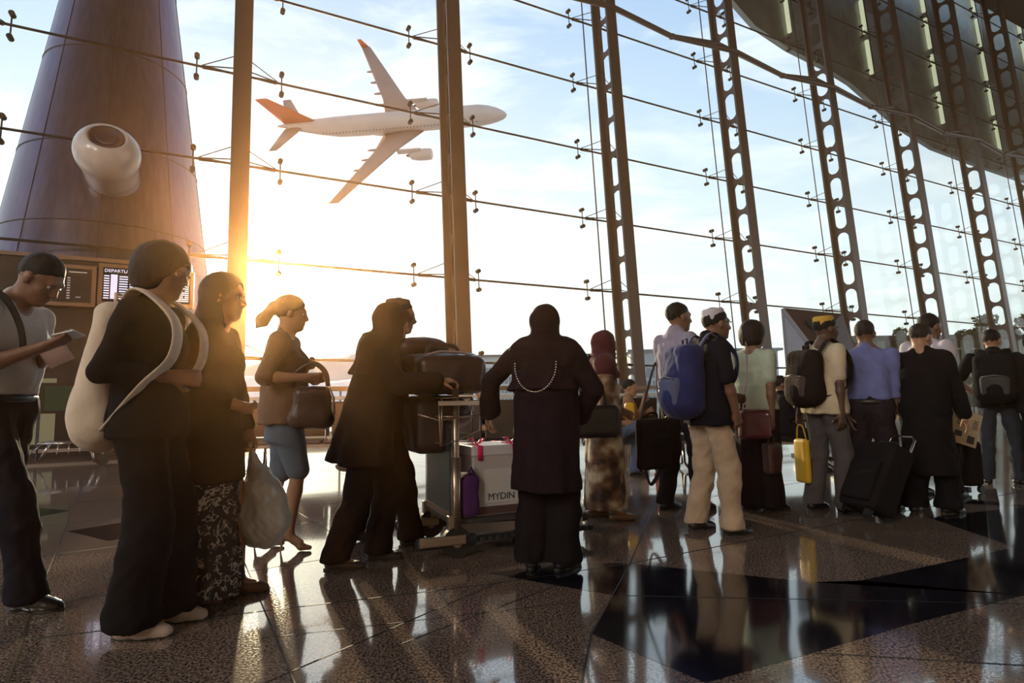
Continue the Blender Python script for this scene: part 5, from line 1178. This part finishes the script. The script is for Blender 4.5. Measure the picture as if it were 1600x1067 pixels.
p = at_y(1207, 737, Y-.20); r = empty('folding_bag', p, .6, 'dark brown handbag hanging from the green-shirted woman\'s hand', 'handbag'); S = Sdf(.008); S.rbox((0, 0, .11), (.085, .05, .13), .035); S.mesh('body', mat('dark_brown_leather', (.07, .03, .022), .4), r, wrinkle=.005, seed=9)
strap(r, [(-.04, 0, .23), (-.03, 0, .30), (.03, 0, .30), (.04, 0, .23)], .016, mat('dark_brown_leather', (.07, .03, .022), .4), 'handle')
# 14 man in yellow cap
g = gnd(1298, 799); h = .30; H = 1.67; s = H/1.7; Y = g[1]
jj = J(H, lean=.06, feet=((.06, -.10, .0, -.1), (-.06, .12, 0, .05)), hands=(Lc(g, h, s, 1316, 664, Y-.2), (-.02, .27, .84)), elb=((-1, -.6, 0), (-1, .5, 0)), head=(-.2, .05))
person('dark-skinned man in yellow skullcap and cream t-shirt with black backpack', g, h, jj, shirt((.60, .50, .34), sleeve=.78, hem=.84, e=.034, wr=.014, loose=.02, collar=False), trousers((.10, .085, .085), flare=.032, e=.032, top=0), shoes((.014, .012, .012)), many(hair('short'), cap((.62, .36, .05), z=.030, tall=.085)), skin='dark', res=.010, curl=(.5, .5))
backpack('black backpack worn by the man in yellow skullcap', g, h, s, (.020, .014, .014), W=.33, Hh=.46, D=.20, z0=.93, xo=-.185, droop=.1, m2=cloth('pack_brown_grey', (.09, .06, .055)))
hp = jj['wr'][1]+np.array([.0, .0, -.09]); wp = np.array([g[0], g[1], 0])+_rz(h)@(hp*s); p = at_y(1252, 680, g[1]+.1)
r = empty('yellow_carrier_bag', p, .2, 'bright yellow carrier bag behind the legs of the yellow-capped man', 'bag'); S = Sdf(.008); S.rbox((0, 0, -.22), (.028, .085, .19), .025); S.mesh('body', mat('yellow_plastic', (.75, .45, .03), .4), r, wrinkle=.006, seed=2); strap(r, [(0, -.06, -.03), (.0, -.02, .08), (.0, .04, .08), (0, .06, -.03)], .015, mat('yellow_plastic', (.75, .45, .03), .4), 'handle')
# 15 man in blue shirt pulling a suitcase
g = gnd(1370, 797); h = 1.0; H = 1.625; s = H/1.7; Y = g[1]
jj = J(H, lean=.0, sw=.20, feet=((.12, -.11, .0, -.6), (-.02, .12, 0, .0)), hands=(Lc(g, h, s, 1396, 652, Y-.05), Lc(g, h, s, 1328, 650, Y+.05)), elb=((-.3, -1, 0), (-1, .8, 0)), head=(-.15, .05))
person('broad man in blue long-sleeved shirt and dark trousers, seen from behind', g, h, jj, shirt((.17, .19, .42), sleeve=1.85, hem=.985, e=.040, tuck=True, wr=.020), trousers((.030, .022, .028), flare=.045, e=.045), shoes((.014, .012, .012)), hair('short', (.03, .02, .018)), skin='brown', res=.010, torso=1.08, hips=1.08, curl=(.9, .4), noeyes=True)
# 16 person in long black coat
g = gnd(1456, 802); h = .80; H = 1.58; s = H/1.7; Y = g[1]
jj = J(H, lean=.12, sw=.165, feet=((.10, -.11, .0, -.6), (-.02, .12, 0, .0)), hands=((.16, -.28, .82), (.20, .24, .90)), elb=((-1, -.8, 0), (-1, .8, 0)), head=(-.5, .25))
person('stooping person in long black coat seen from behind', g, h, jj, dress(BLK, name='coat', z0=1.25, z1=.34, r0=(.13, .18), r1=(.17, .20), folds=5, amp=.03, sleeve=1.9, e=.050), trousers((.010, .010, .012), flare=.045, e=.045, top=0), shoes((.010, .009, .009)), hair('short', (.03, .018, .014)), skin='tan', res=.010, noeyes=True)
# 17 man in white shirt behind, holding the newspaper
g = gnd(1466, 775); h = .25; H = 1.76; s = H/1.7; Y = g[1]
jj = J(H, lean=.04, sw=.20, feet=((.06, -.10, .0, .0), (-.08, .12, 0, .0)), hands=(Lc(g, h, s, 1497, 650, Y-.16), (.2, .25, .90)), elb=((-1, -.6, -.3), (-1, .5, 0)), head=(-.1, .1))
person('man in pale shirt mostly hidden behind the black-coated person, holding a newspaper', g, h, jj, shirt((.52, .46, .50), sleeve=1.15, hem=.86, e=.045, wr=.018, loose=.03), trousers((.02, .018, .02), flare=.03, e=.03, top=0), shoes((.012, .010, .010)), hair('short', (.014, .009, .008)), skin='brown', res=.011, noeyes=True)
p = at_y(1510, 670, Y-.22); r = empty('newspaper', p, .05, 'folded newspaper with pictures held in front of the dark suitcase', 'newspaper'); PAP = mat('newsprint', (.60, .46, .30), .8, var=.08, vscale=12); INK = mat('newsprint_ink', (.06, .05, .05), .8)
Rn = rotm(0, .32, 0); B = MB()
for k, (dx, dz, a) in enumerate(((0, 0, 0), (.006, .02, .05), (-.01, .012, -.06))): B.box(np.array([dx, .006*k, dz]), (.25, .004, .30), rot=Rn@rotm(0, a))
B.build('pages', PAP, r); B = MB()
def nb(x, z, w, hh): B.box(Rn@np.array([x, -.004, z]), (w, .002, hh), rot=Rn)
nb(.06, -.09, .07, .07); nb(-.07, -.06, .07, .05)
for k in range(5): nb(.075, .02+k*.018, .05, .007); nb(-.06, .03+k*.018, .09, .007)
pr_ = B.build('print', INK, r); pr_['kind'] = 'stuff'
# 18 man with black backpack at the right
g = gnd(1570, 757); h = .85; H = 1.665; s = H/1.7; Y = g[1]
jj = J(H, lean=.0, sw=.20, feet=((.14, -.12, .0, -.5), (-.02, .14, 0, .1)), hands=((.25, -.20, 1.0), (.22, .22, 1.0)), elb=((-.4, -1, -.2), (-.4, 1, -.2)), head=(-.45, .05))
person('man in black t-shirt and dark jeans with a big black backpack, near the right edge', g, h, jj, shirt((.012, .011, .012), sleeve=.80, hem=.84, e=.034, loose=.015), trousers((.045, .05, .06), name='jeans', flare=.022, e=.028, top=0), shoes((.012, .010, .010)), hair('short'), skin='tan', res=.011, noeyes=True)
backpack('bulging black backpack worn by the man near the right edge', g, h, s, (.013, .012, .013), W=.36, Hh=.50, D=.20, z0=.92, xo=-.19, droop=.1, m2=cloth('pack_sheen_grey', (.07, .065, .06)))
g = gnd(1640, 764); h = .9; H = 1.62
jj = J(H, sw=.19, feet=((.05, -.10, .0, -.3), (-.05, .11, 0, .1)), hands=((.2, -.26, .9), (.2, .26, .9)), head=(0, .1))
person('person in black cut off by the right edge of the view', g, h, jj, shirt((.010, .009, .010), sleeve=1.0, hem=.8, e=.04, loose=.03), trousers((.012, .011, .012), flare=.03, e=.03, top=0), shoes((.012, .010, .010)), hair('bob'), skin='tan', res=.012, noeyes=True)
# ---------------------------------------------------------------- rolling suitcases
SUITM = cloth('suitcase_fabric', (.014, .012, .013)); SUITP = mat('suitcase_plastic', (.012, .012, .012), .35); CHR = mat('chrome_tube', (.6, .52, .48), .2, metal=1.0)
def suitcase(label, base, rz, tilt, W=.40, Hh=.55, D=.24, handle=.25):
    r = empty('rolling_suitcase', base, rz, label, 'suitcase'); R = rotm(0, tilt); o = R@np.array([0, 0, 0])
    def T(*q): return R@np.array(q, float)+np.array([0, 0, .05])
    S = Sdf(.009); S.rbox(T(0, 0, Hh/2+.02), (D/2, W/2, Hh/2), .045, R=R); S.mesh('case', SUITM, r, wrinkle=.004)
    S = Sdf(.009); S.rbox(T(-D/2-.012, 0, Hh*.42), (.03, W*.38, Hh*.30), .025, R=R); S.mesh('front_pocket', SUITM, r, wrinkle=.003)
    for y in (-1, 1):
        B = MB(); B.smooth = True; B.cyl(T(D/2-.03, y*(W/2-.03)-.015, -.01), T(D/2-.03, y*(W/2-.03)+.015, -.01), .038, n=14); B.build('wheel', SUITP, r)
        B = MB(); B.box(T(-D/2+.03, y*(W/2-.05), -.01), (.04, .05, .05), rot=R); B.build('foot', SUITP, r)
    B = MB(); B.smooth = True; B.tube([T(D/2-.01, -.11, Hh*.6), T(D/2-.01, -.11, Hh+handle), T(D/2-.01, -.08, Hh+handle+.03), T(D/2-.01, .08, Hh+handle+.03), T(D/2-.01, .11, Hh+handle), T(D/2-.01, .11, Hh*.6)], .010, n=8); B.build('trolley_handle', CHR, r)
    B = MB(); B.smooth = True; B.tube([T(-.0, -.10, Hh+.02), T(0, -.08, Hh+.055), T(0, .08, Hh+.055), T(0, .10, Hh+.02)], .013, n=8); B.build('carry_handle', SUITP, r)
    return r
q = gnd(1350, 812); suitcase('black rolling suitcase tilted behind the blue-shirted man', (q[0], q[1], 0), .25, .50, W=.36, Hh=.56, D=.24, handle=.14)
q = gnd(1502, 768); suitcase('dark upright suitcase below the newspaper', (q[0], q[1], 0), .3, 0.0, W=.34, Hh=.44, D=.22, handle=.2)
# ---------------------------------------------------------------- the luggage trolley and its load
STL = mat('brushed_trolley_steel', (.42, .33, .27), .32, metal=.9, var=.1, vscale=6); RUB = mat('black_rubber', (.012, .010, .010), .6)
cg = gnd(712, 872); ch = .40
tc_ = empty('luggage_trolley', (cg[0], cg[1]+.02, 0), ch, 'steel luggage trolley piled with dark bags, pushed by the robed person', 'trolley')
B = MB(); B.smooth = True
def tp(nm, pts, r_, m=STL, n=10, **k): B = MB(); B.smooth = True; B.tube(pts, r_, n=n, **k); return B.build(nm, m, tc_)
CW = .62
for y in (0.0, CW):
    tp('upright_post', [(0, y, .10), (0, y, .62), (.0, y, 1.06)], .024); tp('post_sleeve', [(0, y, .16), (0, y, .62)], .034)
    B = MB(); B.box((-.02, y, .19), (.07, .05, .14), bev=.008); B.build('post_foot', STL, tc_)
    B = MB(); B.box((-.10, y-.055, .118), (.30, .02, .06), bev=.008); bl_ = B.build('bumper_plate', STL, tc_)
    B = MB(); B.smooth = True; B.box((-.06, y-.0, .10), (.40, .075, .075), bev=.03); B.build('rubber_bumper', RUB, tc_)
    B = MB(); B.smooth = True; B.cyl((.0, y-.030, .095), (.0, y+.020, .095), .095, n=24); w_ = B.build('wheel', RUB, tc_); B = MB(); B.smooth = True; B.cyl((.0, y-.036, .095), (.0, y+.026, .095), .03, n=14); B.build('hub', STL, w_)
tp('push_bar', [(-.02, -.04, 1.10), (-.02, CW+.04, 1.10)], .020, RUB); tp('cross_bar', [(0, 0, .86), (0, CW, .86)], .016); 
# advertising panel between the posts
B = MB(); B.box((-.025, CW/2, .52), (.012, CW-.06, .58)); ad = B.build('panel', mat('teal_grey_panel', (.03, .045, .05), .35, spec=.3), tc_); B = MB(); B.box((-.033, CW/2, .25), (.008, CW-.06, .04)); B.build('panel_trim', STL, ad)
# wire basket at the handle
BK = [(.0, .02), (.0, CW-.02)]
wz0, wz1 = .74, 1.0
for k, x in enumerate((-.10, .10)): tp('basket_frame', [(x, -.03, wz1), (x, -.03, wz0+(.02 if k else -.03)), (x, CW+.03, wz0+(.02 if k else -.03)), (x, CW+.03, wz1)], .006)
tp('front_wire', [(-.13, -.07, .98), (-.12, -.07, .70), (.0, -.07, .735), (.14, -.07, .79), (.14, -.07, 1.0)], .005); tp('front_wire', [(-.26, -.05, .90), (-.13, -.07, .86), (.14, -.07, .89)], .005)
for z in (wz1, .88): tp('basket_rail', [(-.10, -.03, z), (.10, -.03, z), (.10, CW+.03, z), (-.10, CW+.03, z)], .0055, closed=True)
B = MB(); B.box((0.0, -.074, .965), (.27, .004, .028)); B.build('label_strip', mat('cream_label', (.75, .62, .52), .4), tc_)
# load deck
B = MB(); B.box((.40, CW/2, .21), (.85, CW*.94, .03)); B.build('deck', mat('deck_grey', (.05, .04, .04), .5), tc_)
for y in (.02, CW-.02):
    B = MB(); B.beam((0, y, .17), (.86, CW/2+(y-CW/2)*.55, .12), .05, .06); B.build('side_rail', STL, tc_)
    B = MB(); B.smooth = False
    for q in range(15):
        t = q/14; B.cyl((.06+.80*t, y+(CW/2-y)*.45*t-.035*(1 if y < .3 else -1), .088-.02*t), (.06+.80*t, y+(CW/2-y)*.45*t-.035*(1 if y < .3 else -1), .115-.02*t), .030, n=10)
    gp_ = B.build('ribbed_rubber_strip', RUB, tc_); gp_['kind'] = 'stuff'
B = MB(); B.smooth = True; B.tube([(.86, CW*.22, .13), (.92, CW*.35, .13), (.92, CW*.65, .13), (.86, CW*.78, .13)], .024, n=8); B.build('nose_bar', STL, tc_)
B = MB(); B.smooth = True; B.cyl((.80, CW/2-.02, .055), (.80, CW/2+.02, .055), .055, n=16); B.build('front_wheel', RUB, tc_)
# a second trolley nested ahead
t2 = empty('luggage_trolley', tuple(gnd(862, 848)[:2])+(0,), ch, 'front end of a second nested trolley, showing beyond the black-robed woman', 'trolley')
for nm, a, b_, w_, h_, m_ in (('side_rail', (-.25, -.02, .13), (.26, .06, .11), .05, .06, STL), ('side_rail', (-.25, .42, .13), (.26, .34, .11), .05, .06, STL)):
    B = MB(); B.beam(a, b_, w_, h_); B.build(nm, m_, t2)
B = MB(); B.smooth = True; B.tube([(.2, .04, .13), (.32, .10, .13), (.34, .20, .13), (.32, .30, .13), (.2, .36, .13)], .03, n=8, flat=1.0); B.build('nose_bar', RUB, t2)
for y in (-.065, .47):
    B = MB()
    for q in range(11): B.cyl((-.2+.048*q, y*(1-.03*q), .075), (-.2+.048*q, y*(1-.03*q), .105), .028, n=10)
    o = B.build('ribbed_rubber_strip', RUB, t2); o['kind'] = 'stuff'
B = MB(); B.smooth = True; B.tube([(-.1, .05, .16), (.05, .05, .24), (.20, .08, .24), (.24, .08, .16)], .012, n=8); B.build('wire_guard', CHR, t2)
for y in (0.05, .35): B = MB(); B.smooth = True; B.cyl((-.1, y-.015, .05), (-.1, y+.015, .05), .05, n=14); B.build('wheel', RUB, t2)
def on_cart(x, y, z): return np.array([cg[0], cg[1]+.02, 0])+_rz(ch)@np.array([x, y, z])
# carton with ribbons
q = on_cart(.30, .22, .227); bx = empty('carton', q, ch+.05, 'white printed carton tied with pink ribbons on the trolley deck', 'box'); CB = mat('carton_white', (.52, .46, .44), .6, var=.1, vscale=4)
B = MB(); B.box((0, 0, .20), (.36, .34, .40), bev=.012); B.build('carton_body', CB, bx); B = MB(); B.box((0, 0, .42), (.37, .35, .07), bev=.01); B.build('lid', mat('carton_lid', (.66, .62, .62), .4), bx)
B = MB(); B.box((.03, -.1715, .19), (.26, .004, .22)); lb = B.build('label_panel', mat('carton_label', (.60, .55, .50), .5), bx)
cu = bpy.data.curves.new('label_text', 'FONT'); cu.body = 'MYDIN'; cu.size = .062; cu.extrude = .001; o = bpy.data.objects.new('label_text', cu); COL.objects.link(o); bpy.context.view_layer.update(); me = bpy.data.meshes.new_from_object(o.evaluated_get(bpy.context.evaluated_depsgraph_get())); bpy.data.objects.remove(o)
hh_ = link_mesh('label_text', me, mat('label_ink', (.05, .045, .06), .6), lb); hh_.location = (-.075, -.1745, .10); hh_.rotation_euler = (math.pi/2, 0, 0)
B = MB(); B.box((.0, -.1715, .035), (.34, .003, .05)); B.build('brown_band', mat('carton_band', (.10, .045, .04), .6), bx)
RIB = mat('pink_ribbon', (.85, .02, .16), .4)
for x in (-.13, .12):
    B = MB(); B.smooth = True; B.tube([(x, -.180, .36), (x, -.180, .455), (x, 0, .459), (x, .180, .455), (x, .180, .3)], .018, n=6, flat=.15, updir=(1, 0, 0)); rb = B.build('ribbon', RIB, bx)
    for d in (-1, 1): B = MB(); B.smooth = True; B.tube([(x, -.12, .46), (x+d*.03, -.13, .50), (x+d*.055, -.12, .495), (x+d*.02, -.11, .465)], .014, n=6, flat=.25, updir=(0, 1, 0)); B.build('bow_loop', RIB, rb)
q = on_cart(.10, .10, .227); r = empty('purple_bag', q, ch, 'dark purple cloth bag wedged between the panel and the carton', 'bag'); S = Sdf(.009); S.rbox((0, 0, .14), (.065, .12, .14), .05); S.mesh('body', cloth('purple_cloth', (.07, .02, .10)), r, wrinkle=.008, seed=3); B = MB(); B.smooth = True; B.tube([(-.02, -.1, .27), (0, -.1, .33), (.03, -.1, .27)], .01, n=6); B.build('handle', cloth('purple_cloth', (.07, .02, .10)), r)
q = on_cart(.60, .22, .227); r = empty('purple_bag', q, ch, 'purple bag on the deck, peeping out beside the black-robed woman', 'bag'); S = Sdf(.009); S.rbox((0, 0, .15), (.09, .14, .15), .06); S.mesh('body', cloth('violet_cloth', (.12, .05, .24)), r, wrinkle=.008, seed=5)
# bags piled on top of the basket
DKL = mat('dark_brown_luggage', (.045, .022, .020), .32, bump=.15, bscale=50)
q = on_cart(-.02, .32, 1.03); r = empty('holdall', q, ch, 'big dark holdall laid across the top of the loaded trolley', 'luggage'); S = Sdf(.010); S.rbox((.03, 0, .125), (.24, .27, .13), .07); S.cone((-.24, -.1, .21), (.20, -.1, .23), .045, k=.06); S.mesh('body', DKL, r, wrinkle=.008, seed=8)
B = MB(); B.smooth = True; B.tube([(-.15, -.20, .25), (-.05, -.22, .275), (.10, -.22, .27), (.18, -.20, .25)], .008, n=6); B.build('piping', mat('piping_pale', (.3, .2, .18), .4), r); strap(r, [(-.12, -.1, .25), (-.08, -.1, .32), (.08, -.1, .32), (.12, -.1, .25)], .03, DKL, 'handle')
q = on_cart(-.12, .42, 1.29); r = empty('soft_bag', q, ch, 'rounded soft bag lying on top of the dark holdall', 'luggage'); S = Sdf(.010); S.ell((0, .0, .06), (.20, .15, .085)); S.mesh('body', mat('soft_bag_brown', (.06, .028, .022), .5), r, wrinkle=.008, seed=4)
q = on_cart(.06, .36, .60); r = empty('duffel_bag', q, ch, 'dark duffel bag sagging through the wire basket of the trolley', 'luggage'); S = Sdf(.010); S.rbox((-.17, 0, .22), (.14, .25, .19), .08); S.ell((.0, 0, .30), (.17, .26, .12), k=.05); S.mesh('body', mat('duffel_dark', (.03, .016, .015), .4), r, wrinkle=.008, seed=7)
# ---------------------------------------------------------------- parked trolley by the service core
pg = gnd(100, 730); pt = empty('luggage_trolley', (pg[0], pg[1], 0), .35, 'empty parked trolley with shiny legs in front of the dark service core', 'trolley')
def pp(nm, pts, r_, m=CHR): B = MB(); B.smooth = True; B.tube(pts, r_, n=8); return B.build(nm, m, pt)
for y in (-.0,): pass
pp('push_frame', [(-.50, 0, .08), (-.50, 0, 1.05), (-.50, .42, 1.05), (-.50, .42, .08)], .018)
for a, b_ in (((-.32, -.02, .36), (-.58, -.06, .06)), ((.32, -.02, .36), (.42, -.06, .06)), ((-.32, .40, .36), (-.48, .44, .06)), ((.32, .40, .36), (.42, .44, .06))): pp('leg', [a, b_], .020)
pp('top_frame', [(-.34, -.02, .37), (.34, -.02, .37), (.34, .40, .37), (-.34, .40, .37), (-.34, -.02, .37)], .016)
for k in range(4): pp('deck_bar', [(-.22+.14*k, -.02, .36), (-.24+.15*k, -.05, .20)], .009)
for x in (-.60, .50): B = MB(); B.smooth = True; B.cyl((x, -.02, .09), (x, .02, .09), .085, n=18); B.build('wheel', RUB, pt)
# ---------------------------------------------------------------- waiting benches and the people seated on them
BPN = mat('brown_seat_pad', (.10, .045, .028), .45); BPD = mat('black_seat_pad', (.012, .010, .012), .4); ARM = mat('olive_armrest', (.30, .22, .09), .4)
def bench(label, loc, rz, n, pad=BPN, arms=None):
    r = empty('waiting_bench', loc, rz, label, 'bench', 'airport benches by the glass'); W = n*.56
    B = MB(); B.box((0, 0, .36), (W, .06, .05)); B.build('beam', CHR, r)
    for x in [-W/2+.3, W/2-.3]+([0] if n > 4 else []):
        B = MB(); B.smooth = True; B.tube([(x, -.28, .02), (x, -.05, .08), (x, 0, .34)], .02, n=8); B.tube([(x, .28, .02), (x, .05, .08), (x, 0, .34)], .02, n=8); B.build('leg', CHR, r)
    for k in range(n):
        x = -W/2+(k+.5)*.56; B = MB(); B.box((x, -.02, .42), (.53, .46, .06), bev=.02); B.build('seat', pad, r)
        B = MB(); B.box((x, .25, .72), (.53, .05, .50), rot=_rx(.14), bev=.02); B.build('backrest', pad, r)
    for k in range(n+1):
        x = -W/2+k*.56; B = MB(); B.box((x, -.02, .64), (.045, .36, .035), bev=.012); a = B.build('armrest', arms or CHR, r); B = MB(); B.cyl((x, -.02, .36), (x, -.02, .63), .012, n=6); B.build('armrest_post', CHR, a)
    return r
q = gnd(505, 738); bench('row of brown seats behind the ponytailed woman', (q[0], q[1]+.1, 0), .08, 4)
q = gnd(790, 742); bench('row of seats with olive armrests behind the loaded trolley', (q[0], q[1], 0), math.pi+.05, 3, BPD, ARM)
q = gnd(1015, 738); bench('row of dark seats under the woman in orange trousers', (q[0], q[1]+.3, 0), .05, 3, BPD)
q = gnd(1240, 738); bench('row of dark seats under the seated man in a black polo shirt', (q[0], q[1]+.2, 0), .1, 3, BPD)
q = gnd(340, 742); bench('row of brown seats between the bob-haired person and the long-haired woman', (q[0], q[1]+.5, 0), .1, 2)
def seated(label, px, y, h, H, top, bot, sh, hr, skin, hd=0.0, hp_=.0, lift=0.0, hands=((.25, -.12, .70), (.25, .12, .70)), cross=False, noeyes=True):
    g = (at_y(px, 620, y)[0], y); feet = ((.42, -.10, 0, 0), (.40, .12, 0, 0))
    if cross: feet = ((.62, -.02, .24, 0, -.2), (.38, .12, 0, 0))
    jj = J(H, hip=.52, lean=-.05, feet=feet, hands=hands, elb=((-1, -.4, -.6), (-1, .4, -.6)), head=(hd, hp_), knee=((.5, -.2, 1), (.5, .2, 1)))
    return person(label, g, h, jj, top, bot, sh, hr, skin=skin, res=.012, noeyes=noeyes, curl=(.7, .7))
seated('child in black top seated behind the trolley, seen through the gap', 752, gnd(790, 742)[1]+.02, -1.2, 1.50, shirt((.014, .012, .014), sleeve=.8, hem=.48, e=.03), trousers((.02, .02, .03), e=.02, top=0), shoes((.02, .02, .02)), hair('short'), 'tan', .2)
seated('seated woman in tan top and orange trousers resting her face on her hand', 985, gnd(1015, 738)[1]+.25, -.15, 1.58, shirt((.36, .18, .09), sleeve=1.2, hem=.50, e=.03), trousers((.55, .07, .02), name='orange_trousers', e=.03, top=0), shoes((.03, .02, .02)), hair('short'), 'tan', -.3, .1, hands=((.18, -.06, .98), (.22, .12, .82)), noeyes=False)
seated('seated person in blue jeans with crossed legs, half hidden by the maroon-scarfed woman', 945, gnd(1015, 738)[1]-.35, -.1, 1.60, shirt((.05, .04, .05), sleeve=1.5, hem=.5, e=.03), trousers((.09, .12, .20), name='jeans', e=.02, top=0, flare=.015), shoes((.015, .014, .015)), hair('short'), 'tan', cross=True)
q = at_y(984, 655, gnd(1015, 738)[1]-.15); r = empty('yellow_bag', q, 0, 'small yellow bag beside the seated woman in orange trousers', 'bag'); S = Sdf(.01); S.rbox((0, 0, .10), (.06, .05, .11), .03); S.mesh('body', mat('yellow_cloth', (.80, .45, .02), .5), r, wrinkle=.006)
seated('seated man in black polo shirt in profile, between two queueing people', 1222, gnd(1240, 738)[1]+.12, -.05, 1.60, shirt((.012, .011, .014), sleeve=.85, hem=.5, e=.03), trousers((.02, .016, .018), e=.03, top=0), shoes((.012, .012, .012)), hair('short'), 'brown', -.2, .05, noeyes=False, hands=((.30, -.10, .72), (.28, .12, .74)))
# ---------------------------------------------------------------- angular sign sculpture
sg_y = 9.2; P3 = lambda x, y, d=0.0: at_y(x, y, sg_y+d)
base_c = P3(1290, 620); sg = empty('angular_sign', (base_c[0], sg_y, 0), 0, 'angular folded grey and brown display stand with an oval opening', 'sign')
def sgp(x, y, d=0): return P3(x, y, d)-np.array([base_c[0], sg_y, 0])
a, b_, c_, d_, e_ = sgp(1225, 481), sgp(1316, 490, .25), sgp(1270, 540, -.35), sgp(1238, 640), sgp(1330, 600, -.1); f_ = sgp(1340, 560, .1)
def slabm(name, pts, m, th=.05):
    B = MB(); pts = [np.array(p) for p in pts]; nn = np.cross(pts[1]-pts[0], pts[2]-pts[0]); nn /= np.linalg.norm(nn); nn = nn if nn[1] > 0 else -nn; n = len(pts)
    B.add(pts+[p+nn*th for p in pts], [tuple(range(n))[::-1], tuple(range(n, 2*n))]+[(i, (i+1)%n, n+(i+1)%n, n+i) for i in range(n)]); return B.build(name, m, sg), nn
slabm('left_facet', [a, c_, e_*.6+d_*.4-[0,0,.0], d_], mat('facet_pale_grey', (.30, .32, .38), .4, var=.05))
o, nn = slabm('upper_facet', [a, b_, f_, c_], mat('facet_brown', (.11, .075, .065), .4, var=.1))
slabm('lower_facet', [c_, f_, e_, e_*.6+d_*.4], mat('facet_dark', (.09, .065, .06), .4, var=.1))
cc = a*.30+b_*.25+c_*.45; ux = (b_-c_); ux /= np.linalg.norm(ux); uy = np.cross(nn, ux)
B = MB(); B.prism([(.15*math.cos(t)*1.1, .085*math.sin(t)) for t in np.linspace(0, 2*math.pi, 25)[:-1]], .03, R=np.stack([uy*.8+ux*.2, ux, nn], 1), c=cc-nn*.02); B.build('oval_opening', mat('opening_black', (.008, .007, .008), .5), sg)
B = MB(); B.smooth = True; B.cyl((.05, .2, 0), (.05, .2, 1.6), .05, n=10); B.build('support_post', STEELD, sg); B = MB(); B.box((.05, .2, .02), (.8, .6, .04)); B.build('base_plate', STEELD, sg)
# ---------------------------------------------------------------- orange haze volume added to imitate the flare veil around the sun
B = MB(); _v = [np.array([-14, -14, .02]), np.array([60, -14, .02]), FP(60, 0, -1.3)+[0, 0, .02], FP(-14, 0, -1.3)+[0, 0, .02]]
B.add([np.array(p) for p in _v]+[np.array(p)+[0, 0, 19] for p in _v], [(3,2,1,0), (4,5,6,7), (0,1,5,4), (1,2,6,5), (2,3,7,6), (3,0,4,7)])
hm = bpy.data.materials.new('flare_veil_haze'); hm.use_nodes = True; _nt = hm.node_tree; _nt.nodes.clear(); _o = _nt.nodes.new('ShaderNodeOutputMaterial'); _s = _nt.nodes.new('ShaderNodeVolumeScatter')
_s.inputs['Density'].default_value = .0040; _s.inputs['Anisotropy'].default_value = .90; _s.inputs['Color'].default_value = (1, .52, .22, 1); _nt.links.new(_s.outputs[0], _o.inputs['Volume'])
hz_ = B.build('flare_veil', hm); tag(hz_, 'thin orange haze added in the hall to imitate flare around the low sun', 'haze', kind='stuff'); SC.cycles.volume_bounces = 0
